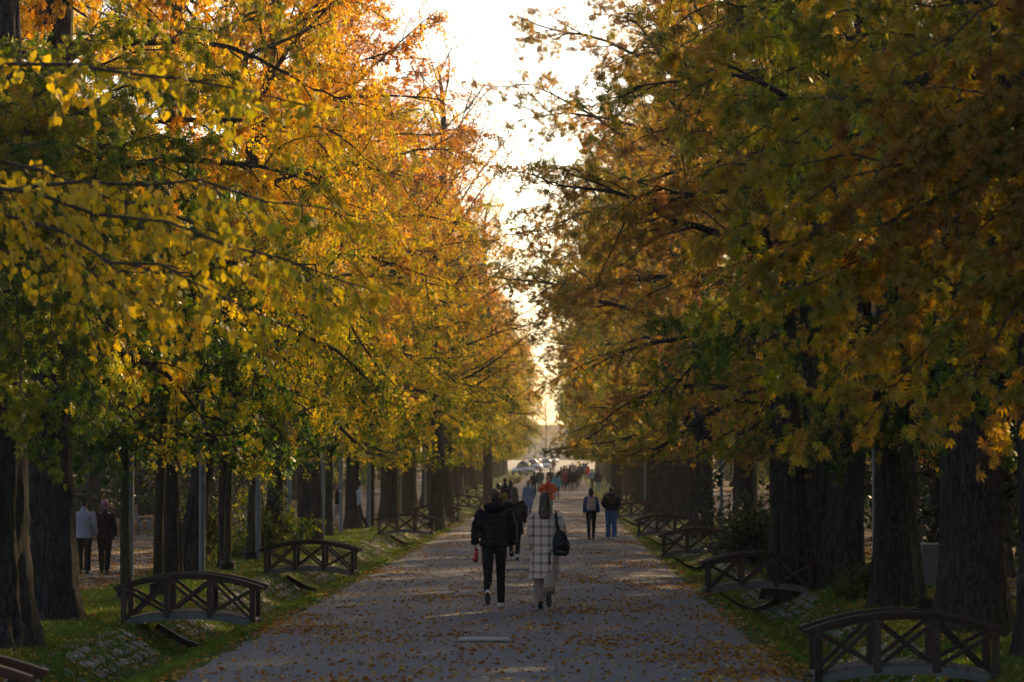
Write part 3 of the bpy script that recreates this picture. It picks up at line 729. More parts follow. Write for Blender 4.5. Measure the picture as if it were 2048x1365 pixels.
for x, s, w, lab in ((-.92, 164, .62, 'pale worn drain cover slab in the path at the bottom of the photo'), (-.92, 95, .52, 'pale drain cover slab between the walking man and the plaid coat')):
    e = thing('drain_cover', lab, 'drain cover', (x, F / s, gz(x, F / s)), .05)
    m = MB(); m.box((0, 0, .022), (w, w * .8, .05)); m.build('slab', M_cover, e, bevel=.01)
    m = MB(); m.box((0, 0, .012), (w + .1, w * .8 + .1, .02)); m.build('frame', M_sill, e)
#@@
# ------------------------------------------------------------------ big foreground branches from trees just outside the frame
def reach_tree(name, label, seed, tx, td, H, tr, tips, tmpl, lsize, mat, perm, tw, sagw, sublen, z_from, bark=M_bark, leafdroop=.5):
    """tips: list of (photo x, photo y, scale) the limbs reach"""
    rng = np.random.default_rng(seed); g = gz(tx, td)
    e = thing(name, label, 'tree', (tx, td, g - .03))
    V, Q, AX = bole(seed, H, tr); link('trunk', mesh_np('trunk', V, Q, bark, True), e, rz=2.4)
    LM = []
    for px, py, s in tips:
        tip = np.array([(px - VX) / s - tx, F / s - td, CH + (HY - py) / s - g]); zb = rng.uniform(*z_from); b = np.array([0, 0, max(zb, tip[2] - 1.0)])
        t = np.linspace(0, 1, 12)[:, None]; mid = (b + tip) / 2 + [0, 0, sagw * rng.uniform(.6, 1.3)]
        P = (1 - t) ** 2 * b + 2 * t * (1 - t) * mid + t * t * tip; P[1:-1] += rng.normal(0, .05, (10, 3)); LM.append(P)
    LM = np.array(LM); nl = len(LM); Ls = np.linalg.norm(np.diff(LM, axis=1), axis=-1).sum(1)
    parts = [tubes(LM, (np.linspace(1, 0, 12) ** .8)[None] * np.full((nl, 1), .020) + .005, 7)]
    ns = (Ls * .75 / .16).astype(int); li = np.repeat(np.arange(nl), ns); t = np.concatenate([np.linspace(.25, 1, k) for k in ns])
    p, d = at(LM, li, t); side = unit(np.cross(d, [0, 0, 1.])) * np.where(np.arange(len(li)) % 2, -1, 1)[:, None]
    sd = d * .7 + side * rng.uniform(.5, 1, (len(li), 1)) + rng.normal(0, .2, (len(li), 3))
    SB = curves(rng, p, sd, sublen * rng.uniform(.5, 1.1, len(li)) * (1.15 - .5 * t), .7, 7, .12)
    parts.append(tubes(SB, np.linspace(.008, .002, 7)[None].repeat(len(li), 0), 4))
    si = np.repeat(np.arange(len(li)), tw); p, d = at(SB, si, rng.uniform(.15, 1, len(si)))
    TW = curves(rng, p, d * .6 + rng.normal(0, .5, (len(si), 3)), rng.uniform(.12, .3, len(si)), .7, 4, .15)
    parts.append(tubes(TW, np.full((len(si), 4), .0022), 3))
    v, q = join(parts); link('limbs', mesh_np('limbs', v, q, M_twig, True), e)
    ti = np.repeat(np.arange(len(si)), perm); p, d = at(TW, ti, rng.uniform(.1, 1, len(ti)))
    ax = d * .4 + rng.normal(0, .42, (len(ti), 3)); ax[:, 2] -= leafdroop
    bt = .5 * rng.uniform(0, 1, len(li))[si][ti] + .5 * rng.uniform(0, 1, len(ti))
    v, f, tn = leaves(rng, p + rng.normal(0, .015, p.shape), ax, lsize, tmpl, up=.5, tint=bt)
    link('crown', mesh_np('crown', v, f, mat, False, tn), e); return e
M_front = leaf_mat('leaf_front', [(0, (.06, .10, .014)), (.35, (.12, .15, .018)), (.58, (.28, .22, .025)), (.8, (.34, .18, .03)), (1, (.24, .11, .035))], .55, 1.6)
reach_tree('chestnut_tree', 'thick dark trunked chestnut at the left edge of the photo, foremost of its row', 73, -6.76, F / 172, 14, .54,
    [(50, 830, 188), (150, 800, 188), (215, 820, 185), (40, 700, 190), (190, 690, 185), (110, 560, 188), (240, 600, 182), (20, 420, 190), (180, 420, 185), (60, 280, 190), (250, 300, 182), (120, 130, 188), (30, 60, 190), (300, 480, 180), (330, 160, 180), (400, 60, 176), (440, 140, 172), (390, 270, 174), (200, 220, 186), (100, 360, 188), (-60, 640, 192), (90, 900, 186), (260, 30, 182)],
    T_PALM, .072, M_olive, 5, 6, .5, .62, (3.4, 7), leafdroop=.6)
reach_tree('maple_tree', 'tree whose green branches lean out over the alley where the rows close in', 74, 5.0, F / 45, 17, .3,
    [(1000, 330, 45), (1030, 420, 45), (1005, 500, 46), (1060, 545, 45), (1080, 340, 45), (1045, 460, 44), (1100, 600, 45), (1120, 430, 45), (1030, 560, 46), (1100, 520, 44)],
    T_MAPLE, .12, M_olive, 2, 8, .8, 1.5, (7, 9), leafdroop=.3)
reach_tree('linden_tree', 'foreground linden whose branches of heart shaped yellow leaves hang in at upper left', 71, -6.6, 21.5, 12, .3,
    [(700, 560, 285), (640, 560, 262), (560, 640, 290), (640, 405, 280), (595, 195, 280), (300, 590, 270)],
    T_HEART, .066, M_heart, 4, 5, .8, .62, (3.6, 5.5), leafdroop=.9)
reach_tree('chestnut_tree', 'foreground chestnut whose drooping rusty and olive leaves fill the upper right corner', 72, 6.2, 22.5, 13, .35,
    [(1440, 600, 262), (1470, 450, 260), (1490, 320, 258), (1570, 690, 258), (1660, 760, 262), (1760, 800, 262), (1880, 780, 264), (1980, 820, 260), (1480, 180, 258), (1400, 60, 255), (1640, 230, 258), (1700, 420, 262), (1620, 560, 262), (1760, 620, 262), (1850, 500, 262), (1950, 330, 258), (1980, 620, 262), (2060, 720, 262), (1800, 120, 258), (1950, 100, 258), (2060, 460, 262), (1580, 60, 255), (1700, 10, 255), (1560, 480, 260), (1860, 240, 258)],
    T_PALM, .068, M_front, 6, 6, .4, .7, (3.6, 7.5), leafdroop=.7)
#@@
# ------------------------------------------------------------------ people
M_skin = simple('skin', (.42, .22, .15), .55, .08, 10)
_cm = {}
def cloth(col, rough=.85, var=.12):
    k = (col, rough)
    if k not in _cm: _cm[k] = simple('cloth', col, rough, var, 12, .003, spec=.15)
    return _cm[k]
def hair_mat(col):
    m, n, l, p = new_mat('hair'); v = mapped(n, l, (60, 60, 5)); f = noise(n, l, 1.5, 3, .6, v)
    l.new(ramp(n, l, f, [(.3, tuple(c * .5 for c in col)), (.7, tuple(c * 1.6 for c in col))]), p.inputs['Base Color'])
    p.inputs['Roughness'].default_value = .42; p.inputs['Specular IOR Level'].default_value = .5; bump(n, l, f, .7, .006, p); return m
H_BR, H_DK, H_RED, H_GR, H_BK = hair_mat((.060, .026, .013)), hair_mat((.02, .013, .01)), hair_mat((.16, .045, .015)), hair_mat((.3, .28, .26)), hair_mat((.01, .009, .009))
def plaid_mat():
    m, n, l, p = new_mat('plaid_wool'); tc = n.new('ShaderNodeTexCoord'); sx = n.new('ShaderNodeSeparateXYZ'); l.new(tc.outputs['Object'], sx.inputs[0])
    def stripes(o, per, off):
        fr = mth(n, l, 'FRACT', mth(n, l, 'DIVIDE', mth(n, l, 'ADD', o, off), per))
        wide = ramp(n, l, fr, [(0, .62), (.33, .62), (.36, 0.), (1, 0.)], 'LINEAR')
        th = ramp(n, l, fr, [(0, .0), (.03, .3), (.06, 0.), (.14, 0.), (.17, .3), (.2, 0.), (.27, .0), (.30, .3), (.33, 0.), (.55, 0.), (.575, .5), (.60, 0.), (.74, 0.), (.765, .5), (.79, 0.)])
        return mth(n, l, 'ADD', wide, th)
    a = stripes(sx.outputs[0], .118, 5.03); b = stripes(sx.outputs[2], .135, 5.0)
    f = mth(n, l, 'MULTIPLY', mth(n, l, 'ADD', a, b), .62, True)
    wv = noise(n, l, 120, 2, .6, tc.outputs['Object'])
    c = mixc(n, l, f, (.86, .66, .52), (.10, .026, .022)); c = mixc(n, l, mth(n, l, 'MULTIPLY', wv, .35), c, (.3, .22, .21))
    l.new(c, p.inputs['Base Color']); p.inputs['Roughness'].default_value = .95; p.inputs['Specular IOR Level'].default_value = .1
    p.inputs['Sheen Weight'].default_value = .4; bump(n, l, wv, .5, .004, p); return m
H_GR2 = hair_mat((.12, .10, .10))
M_plaid = plaid_mat(); M_white = simple('white_rubber', (.55, .55, .53), .5); M_sole = simple('sole', (.06, .058, .055), .7)

def leg_pts(side, th, kn, hipx=.095, spread=0.0):
    h = Vector((side * hipx, 0, .93)); t = R(th); k = R(th - kn)
    kn_ = h + Vector((side * spread, math.sin(t) * .44, -math.cos(t) * .44)); an = kn_ + Vector((side * spread, math.sin(k) * .42, -math.cos(k) * .42))
    return h, kn_, an
def person(label, x, d, h=1.75, rz=0.0, legs=((0, 0, 0), (12, 4, 0)), stance=0, top=(.05, .05, .06), topmat=None, hem=.86, bulk=1.0, flare=1.0, puffer=False, hood=False,
           pants=(.02, .02, .025), pant_w=1.0, pant_end=.08, shoe=(.03, .03, .03), shoemat=None, hair='short', hmat=None, hat=None, arms=None, q=.012, group=None, collar=True, skirt=None, fem=False, girth=1.0, px=None, face=False, extra=None, lod=0):
    """figure looks along local +Y. legs = ((thigh, knee, toe pitch) left, right) in degrees"""
    if px is not None: x = (px - VX) * d / F
    hmat = hmat or H_DK; k = h / 1.75
    L = [leg_pts(s, a[0], a[1], spread=-.012 if fem else 0) for s, a in ((-1, legs[0]), (1, legs[1]))]
    drop = (.085 + .10 * math.sin(R(max(legs[stance][2], 0))) * .5) - L[stance][2].z
    D = Vector((0, 0, drop)); L = [[p + D for p in l] for l in L]
    e = thing('person', label, 'person', (x, d, gz(x, d) + .012), rz, group); e.scale = (k, k, k)
    sw = .185 * (.90 if fem else 1.0)
    if arms is None:
        a = legs[1][0] * .5; b = legs[0][0] * .5
        arms = ((.255, -.03 + math.sin(R(a)) * .2, 1.15, .27, .05 + math.sin(R(a)) * .55, .90), (.255, -.03 + math.sin(R(b)) * .2, 1.15, .27, .05 + math.sin(R(b)) * .55, .90))
    A = []
    for s, ar in zip((-1, 1), arms):
        A.append([Vector((s * sw, 0, 1.42)) + D, Vector((s * ar[0] * sw / .185, ar[1], ar[2])) + D, Vector((s * ar[3] * sw / .185, ar[4], ar[5])) + D])
    # --- body: one continuous surface
    m = MB(); z = drop
    m.loft([(0, 0, .86 + z), (0, 0, .95 + z), (0, 0, 1.10 + z), (0, -.005, 1.25 + z), (0, -.01, 1.38 + z), (0, -.005, 1.44 + z), (0, 0, 1.49 + z)],
           [(.14, .095), (.165, .11), (.135, .09), (.155, .105), (.17, .10), (.12, .075), (.06, .055)], 14)
    m.loft([(0, -.01, 1.44 + z), (0, .0, 1.52 + z), (0, .01, 1.58 + z)], [.06, .053, .055], 10)
    hd = 1.632 + z
    m.loft([(0, .035, hd - .118), (0, .028, hd - .09), (0, .012, hd - .045), (0, 0, hd), (0, -.005, hd + .05), (0, -.008, hd + .09), (0, -.008, hd + .112)],
           [(.030, .03), (.052, .058), (.066, .082), (.072, .094), (.072, .095), (.055, .075), (.02, .03)], 14)
    m.ell((0, .1, hd - .022), (.013, .022, .022), 8, 6); m.ell((0, .096, hd - .06), (.024, .012, .012), 8, 6); m.ell((0, .075, hd - .10), (.028, .025, .018), 8, 6)
    for s in (-1, 1): m.ell((s * .075, .0, hd - .01), (.010, .022, .033), 8, 6)
    for l_ in L: m.loft([l_[0], (l_[0] + l_[1]) / 2, l_[1], l_[1] * .6 + l_[2] * .4, l_[2]], [.082, .07, .052, .052, .036], 10)
    for s, a_ in zip((-1, 1), A):
        m.loft([a_[0], (a_[0] + a_[1]) / 2, a_[1], a_[1] * .6 + a_[2] * .4, a_[2]], [.05, .045, .038, .036, .026], 9)
        f = (a_[2] - a_[1]).normalized(); f = (f + Vector((0, .12, -.12))).normalized(); sd = Vector((0, 1, 0)); sd = (sd - f * f.dot(sd)).normalized(); nrm = f.cross(sd)
        w0 = a_[2]; m.loft([w0, w0 + f * .035, w0 + f * .085], [(.02, .028), (.017, .040), (.015, .040)], 10, ref=sd)
        if lod == 0:
            inn = -nrm if (nrm.x * s) > 0 else nrm
            for i in range(4):
                b0 = w0 + f * .08 + sd * (.031 - .0205 * i); ln = (.072, .080, .075, .060)[i]; c1 = .25 + .06 * i
                p1 = b0 + (f + inn * c1).normalized() * ln * .42; p2 = p1 + (f + inn * (c1 + .7)).normalized() * ln * .33; p3 = p2 + (f * .6 + inn).normalized() * ln * .27
                m.loft([b0, p1, p2, p3], [.0105, .0095, .0088, .006], 7)
            t0 = w0 + f * .03 + sd * .032; m.loft([t0, t0 + (f * .6 + sd * .8 + inn * .2) * .035, t0 + (f * 1.2 + sd * .8 + inn * .5) * .045], [.013, .0115, .008], 7)
    body = m.build('body', M_skin, e, smooth=True, voxel=min(q, .008) if lod == 0 else q, relax=2)
    if face or lod == 0:
        m = MB()
        for s in (-1, 1): m.ell((s * .030, .079, hd + .012), (.012, .008, .007), 8, 5)
        m.build('eyes', cloth((.03, .02, .015)), e, smooth=True)
        m = MB(); m.ell((0, .102, hd - .061), (.022, .010, .006), 8, 5); m.build('mouth', cloth((.28, .07, .06)), e, smooth=True)
    # --- trousers
    m = MB(); g = 1.0
    m.loft([(0, 0, .80 + z), (0, 0, .90 + z), (0, 0, 1.0 + z), (0, 0, 1.06 + z)], [(.15, .10), (.178 * (1.02 if fem else 1), .125), (.165, .115), (.15, .10)], 14)
    for l_ in L:
        end = l_[2] + (l_[1] - l_[2]) * max(0, (pant_end - .08)) / .42
        m.loft([l_[0] + Vector((0, 0, .02)), (l_[0] + l_[1]) / 2, l_[1], l_[1] * .55 + end * .45, end], [.098 * (.5 + .5 * pant_w), .085 * (.4 + .6 * pant_w), .066 * pant_w, .062 * pant_w, .052 * pant_w * (1.25 if pant_w > 1.2 else 1)], 12)
    m.build('trousers', cloth(pants), e, smooth=True, voxel=q, relax=3, disp=(.012, .09))
    # --- shoes
    for side, l_, a in zip((-1, 1), L, legs):
        an = l_[2]; pt = R(-a[2]); M = Matrix.Rotation(pt, 3, 'X')
        P = lambda v: an + M @ Vector(v)
        m = MB()
        m.loft([P((0, -.055, -.045)), P((0, -.035, -.035)), P((0, .03, -.04)), P((0, .10, -.052)), P((0, .165, -.058)), P((0, .185, -.062))], [(.030, .035), (.036, .045), (.038, .042), (.045, .028), (.038, .022), (.02, .012)], 12, ref=M @ Vector((0, 0, 1)))
        m.loft([P((0, -.01, -.04)), P((0, -.005, .03))], [.042, .040], 12)
        sh = m.build('shoe', shoemat or cloth(shoe, .5), e, smooth=True, voxel=max(.006, q * .7), relax=2)
        m2 = MB(); m2.loft([P((0, .055, -.083)), P((0, .055, -.066))], [(.043, .128), (.043, .128)], 16, ref=M @ Vector((0, 1, 0))); m2.build('sole', M_sole if shoemat is None else M_white if False else M_sole, sh, smooth=False)
    # --- top: jacket or coat
    m = MB(); tm = topmat or cloth(top); B = bulk * girth; pts = []; rad = []
    zs = np.linspace(hem, 1.46, 22)
    for zz in zs:
        if zz < 1.05: u = (1.05 - zz); rx = .165 + u * .09 * flare; ry = .125 + u * .10 * flare
        elif zz < 1.25: rx = .165 + (zz - 1.05) * .06; ry = .12
        else:
            u = (zz - 1.25) / .21; rx = .177 + .028 * math.sin(u * 2.4); ry = .12 - .02 * u
            if u > .55: rx *= 1 - .62 * (u - .55) / .45; ry *= 1 - .25 * (u - .55) / .45
        if fem: rx *= .93 if zz > 1 else 1.0
        b = 1 + (B - 1) * (1 if zz < 1.36 else .6); rx *= b; ry *= b
        if puffer: t_ = abs(math.sin((zz - hem) / .105 * math.pi)) ** .5; rx += .014 * t_ - .006; ry += .014 * t_ - .006
        pts.append((0, 0, zz + z)); rad.append((rx, ry))
    m.loft(pts, rad, 22)
    for s, a_ in zip((-1, 1), A):
        P = [a_[0] + Vector((-s * .03, 0, -.01)), a_[0] * .75 + a_[1] * .25, (a_[0] + a_[1]) / 2, a_[1], a_[1] * .7 + a_[2] * .3, a_[1] * .35 + a_[2] * .65, a_[2]]
        rdd = [.068, .070, .064, .056, .054, .050, .045]
        if puffer:
            P2, R2 = [], []
            for i in range(13):
                t_ = i / 12 * 6; j = min(int(t_), 5); f_ = t_ - j; P2.append(P[j] * (1 - f_) + P[j + 1] * f_); R2.append((rdd[j] * (1 - f_) + rdd[j + 1] * f_) * B + (.010 if i % 2 else -.004))
            R2[-1] = .05; m.loft(P2, R2, 12)
        else: m.loft(P, [r_ * (1 + (B - 1) * .7) for r_ in rdd], 12)
    if collar: m.loft([(0, -.005, 1.41 + z), (0, -.002, 1.50 + z), (0, .0, 1.535 + z)], [(.105, .09), (.073, .072), (.07, .07)], 14)
    top_o = m.build('jacket' if hem > .7 else 'coat', tm, e, smooth=True, voxel=q, relax=3, disp=(.022 if hem < .7 else .014, .12))
    if hood:
        m = MB(); m.loft([(-.13, .02, 1.46 + z), (-.12, -.07, 1.48 + z), (-.06, -.125, 1.475 + z), (0, -.14, 1.46 + z), (.06, -.125, 1.475 + z), (.12, -.07, 1.48 + z), (.13, .02, 1.46 + z)], [.035, .05, .062, .070, .062, .05, .035], 10, ref=(0, 0, 1))
        m.build('hood', tm, e, smooth=True, voxel=q, relax=2)
    # --- hair, hat
    m = MB()
    if hair == 'short':
        m.ell((0, -.014, hd + .022), (.080, .101, .098), 16, 10); m.ell((0, -.035, hd - .03), (.070, .070, .06), 14, 8)
    elif hair == 'bob':
        m.ell((0, -.012, hd + .02), (.084, .103, .102), 16, 10); m.loft([(0, -.03, hd + .03), (0, -.04, hd - .06), (0, -.045, hd - .15)], [(.085, .085), (.095, .075), (.085, .06)], 14)
    elif hair == 'long':
        m.ell((0, -.012, hd + .02), (.083, .103, .103), 16, 10); m.loft([(0, -.03, hd + .04), (0, -.045, hd - .06), (0, -.075, hd - .17), (0, -.10, hd - .22), (0, -.115, hd - .27), (0, -.12, hd - .30)], [(.083, .085), (.088, .078), (.098, .060), (.098, .045), (.075, .03), (.05, .018)], 14)
    if m.v: m.build('hair', hmat, e, smooth=True, voxel=min(q, .012), relax=2, disp=(.012, .03))
    if hat:
        m = MB()
        if hat[0] == 'cap': m.ell((0, -.005, hd + .062), (.090, .112, .068), 16, 8); m.ell((0, .10, hd + .04), (.06, .06, .012), 12, 6)
        else: m.ell((0, -.018, hd + .028), (.098, .115, .108), 16, 10); m.loft([(0, -.01, hd - .02), (0, -.01, hd + .015)], [(.088, .105), (.09, .108)], 16)
        m.build('hat', cloth(hat[1]), e, smooth=True, voxel=.01, relax=2)
    return e, D, A, hd
def world_pt(e, v): 
    c, s = math.cos(e.rotation_euler.z), math.sin(e.rotation_euler.z); k = e.scale[0]
    return Vector((e.location.x + k * (v[0] * c - v[1] * s), e.location.y + k * (v[0] * s + v[1] * c), e.location.z + k * v[2]))
M_bagt = simple('tan_canvas', (.40, .30, .22), .8, .12, 12, .003); M_bagb = simple('black_nylon', (.012, .012, .014), .6, .2, 12, .003)
def backpack(label, e, D, mat, w=.26, h=.36, zc=1.20, yb=-.17, strapz=1.46):
    b = thing('backpack', label, 'backpack', world_pt(e, (0, yb, zc + D.z)), e.rotation_euler.z); b.scale = e.scale
    m = MB(); m.loft([(0, .0, -h / 2), (0, 0, -h / 2 + .03), (0, 0, 0), (0, 0, h / 2 - .05), (0, .01, h / 2)], [(w * .42, .05), (w * .5, .075), (w * .5, .08), (w * .46, .07), (w * .3, .03)], 16)
    o = m.build('bag', mat, b, smooth=True, voxel=.012, relax=2)
    m = MB(); m.loft([(0, -.055, -h / 2 + .05), (0, -.065, -.05), (0, -.06, 0)], [(w * .36, .03), (w * .38, .035), (w * .36, .02)], 14); m.build('pocket', mat, b, smooth=True, voxel=.01, relax=1)
    for s in (-1, 1):
        m = MB(); m.loft([(s * .05, .02, h / 2 - .03), (s * .085, .03, h / 2 + .06), (s * .125, .08, strapz - zc + .0), (s * .125, .20, strapz - zc - .02), (s * .13, .30, .05)], [(.022, .008)] * 5, 8); m.build('strap', mat, b, smooth=True)
    return b
# the man in the black puffer jacket
dM = F / 132.8
man, D, A, hd = person('man in a black hooded puffer jacket walking away with a red bottle', None, dM, 1.80, 0.02, px=989,
    legs=((-14, 38, 52), (7, 2, 0)), stance=1, top=(.012, .012, .016), puffer=True, bulk=1.20, hem=.89, hood=True, pants=(.010, .010, .012), pant_w=1.02, hair='short', hmat=H_BR, shoemat=M_white, q=.0085,
    arms=((.275, -.04, 1.15, .285, -.02, .925), (.27, .0, 1.15, .275, .07, .925)))
w = world_pt(man, A[0][2]); b = thing('bottle', 'slim red bottle held by the man in the puffer jacket', 'bottle', w + Vector((.004, -.005, -.26)), 0)
b.rotation_euler = (R(4), R(7), 0)
m = MB(); m.loft([(0, 0, .012), (0, 0, .022), (0, 0, .13), (0, 0, .155), (0, 0, .175)], [.031, .034, .034, .024, .017], 16); m.build('flask', simple('red_enamel', (.60, .035, .03), .35, .05), b, smooth=True)
m = MB(); m.loft([(0, 0, -.002), (0, 0, .02)], [.033, .0345], 16); m.build('base', M_blk, b)
m = MB(); m.loft([(0, 0, .17), (0, 0, .205)], [.019, .019], 14); m.build('cap', M_blk, b)
# the woman in the plaid coat
wom, D, A, hd = person('woman with long brown hair in a cream and maroon plaid coat walking away', None, dM, 1.755, -.03, px=1090,
    legs=((6, 1, 0), (-13, 36, 55)), stance=0, topmat=M_plaid, hem=.45, bulk=1.16, flare=.95, pants=(.36, .26, .20), pant_w=1.5, pant_end=.16, shoe=(.015, .015, .017), hair='long', hmat=H_BR, q=.0085, fem=True,
    arms=((.235, -.03, 1.16, .235, .08, .95), (.30, -.03, 1.17, .27, .12, .98)))
wp = world_pt(wom, (.24, -.10, .98 + D.z)); b = thing('shoulder_bag', 'black backpack slung over the right shoulder of the woman in the plaid coat', 'bag', wp, .1)
m = MB(); m.loft([(0, 0, -.19), (0, 0, -.16), (0, 0, -.03), (-.01, 0, .08), (-.02, 0, .17), (-.025, .0, .20)], [(.09, .05), (.125, .08), (.135, .085), (.11, .075), (.06, .04), (.02, .02)], 16); bg_o = m.build('bag', M_bagb, b, smooth=True, voxel=.01, relax=2, disp=(.02, .1))
m = MB(); m.loft([(.02, -.07, -.10), (.03, -.085, -.02), (.02, -.07, .04)], [(.07, .03), (.075, .035), (.06, .02)], 12); m.build('pocket', M_bagb, b, smooth=True)
m = MB(); m.loft([(-.03, .0, .18), (-.07, -.035, .30), (-.075, .0, .42), (-.072, .08, .475), (-.06, .20, .42), (-.04, .26, .28)], [(.022, .008)] * 6, 8); m.build('strap', M_bagb, b, smooth=True)
m = MB(); m.loft([(-.05, -.02, -.14), (-.15, -.06, -.10), (-.19, -.09, -.22), (-.17, -.09, -.30)], [(.011, .005)] * 4, 8); m.build('loose_strap', M_bagb, b, smooth=True)
# the others on the promenade
person('long haired woman in a black coat walking just beyond the puffer jacket man', None, F / 86, 1.70, .0, px=1029, legs=((10, 3, 0), (-8, 20, 20)), stance=0, top=(.012, .014, .022), hem=.62, bulk=1.12, pants=(.012, .013, .02), hair='long', hmat=hair_mat((.09, .045, .02)), shoemat=M_white, fem=True, q=.012)
bl, D, A, hd = person('person in a blue sweater and black leggings on the right of the path', None, F / 65.3, 1.58, .0, px=1182, legs=((3, 1, 0), (-4, 6, 6)), stance=0, top=(.02, .07, .19), hem=.93, bulk=1.08, pants=(.010, .010, .012), hair='bob', hmat=H_DK, fem=True, q=.012)
bp = backpack('tan backpack with pale straps on the back of the person in the blue sweater', bl, D, M_bagt, .30, .40, 1.17)
person('man in a black jacket and loose blue jeans beside the blue sweater', None, F / 65.3, 1.62, .05, px=1222, legs=((2, 1, 0), (-5, 8, 6)), stance=0, top=(.010, .011, .016), hem=.95, bulk=1.18, hood=True, pants=(.04, .10, .22), pant_w=1.35, hair='short', hmat=H_BK, shoemat=M_white, q=.012, arms=((.28, .05, 1.16, .17, .17, 1.05), (.28, .05, 1.16, .17, .17, 1.05)))
person('red haired woman facing the camera in a belted pale blue coat over jeans', None, F / 47, 1.68, R(178), px=1057, legs=((12, 2, 0), (-8, 18, 15)), stance=0, top=(.16, .25, .40), hem=.60, bulk=1.05, flare=1.1, pants=(.05, .09, .16), hair='long', hmat=H_RED, fem=True, face=True, q=.014)
person('man facing the camera in an orange jacket with brown straps and teal trousers', None, F / 49.5, 1.86, R(180), px=1096, legs=((10, 2, 0), (-8, 16, 12)), stance=0, top=(.62, .075, .012), hem=.80, bulk=1.28, pants=(.02, .30, .27), pant_w=1.2, hair='short', hmat=H_DK, face=True, q=.014, arms=((.30, .02, 1.18, .10, .22, 1.16), (.30, .05, 1.15, .08, .24, 1.12)))
om = thing('vest', 'olive brown open vest over the orange jacket of the man facing the camera', 'vest', (0, 0, 0)) if False else None
ye, D, A, hd = person('man in a mustard yellow jacket walking away, half hidden behind the puffer jacket man', None, F / 66, 1.72, .0, px=997, legs=((8, 2, 0), (-6, 12, 10)), stance=0, top=(.24, .15, .03), hem=.90, bulk=1.15, pants=(.02, .02, .025), hair='short', hmat=H_BK, q=.014)
backpack('dark backpack on the mustard yellow jacket', ye, D, M_bagb, .27, .40, 1.18)
for px, s, h, col, lab in ((1010, 50, 1.80, (.012, .014, .035), 'tall person in navy clothing left of the group behind the yellow jacket'), (1022, 51, 1.72, (.010, .011, .016), 'person with long dark hair in black, right of the tall one in navy')):
    person(lab, None, F / s, h, 0, px=px, legs=((8, 2, 0), (-6, 12, 10)), top=col, hem=.7, bulk=1.15, pants=(.012, .012, .02), hair='short' if px == 1010 else 'long', q=.016, lod=1)
# elderly couple on the left side path
GE = 'elderly couple strolling on the left side path'
person('elderly man in a pale grey blouson and dark cap on the left side path', None, F / 91.5, 1.65, .03, px=167, legs=((3, 1, 0), (-3, 4, 4)), top=(.26, .26, .31), hem=.82, bulk=1.22, pants=(.010, .010, .013), pant_w=1.25, hair='short', hmat=H_DK, hat=('cap', (.02, .018, .02)), q=.010, group=GE)
person('elderly woman in a dark purple jacket and mauve knit hat on the left side path', None, F / 91.0, 1.60, -.02, px=209, legs=((2, 1, 0), (-3, 5, 5)), top=(.020, .009, .019), hem=.80, bulk=1.26, pants=(.010, .010, .012), pant_w=1.12, hair='short', hmat=H_GR2, hat=('knit', (.26, .11, .17)), q=.010, group=GE, fem=True)
person('figure in a pale striped top behind the dark trunks beyond the left side path', None, F / 56, 1.72, R(90), px=717, legs=((15, 4, 0), (-12, 20, 20)), top=(.42, .46, .58), hem=.88, bulk=1.1, pants=(.012, .012, .02), q=.016, lod=1)
person('person in dark clothing with light trousers seen between two left poles', None, F / 50, 1.70, R(90), px=676, legs=((15, 4, 0), (-12, 20, 20)), top=(.010, .012, .02), hem=.88, bulk=1.1, pants=(.30, .30, .32), q=.016, lod=1)
person('person in a white and blue top mostly hidden by the broad fused trunk', None, F / 50, 1.70, R(60), px=1708, legs=((10, 4, 0), (-12, 20, 20)), top=(.42, .45, .6), hem=.8, bulk=1.1, pants=(.05, .06, .1), q=.016, lod=1)
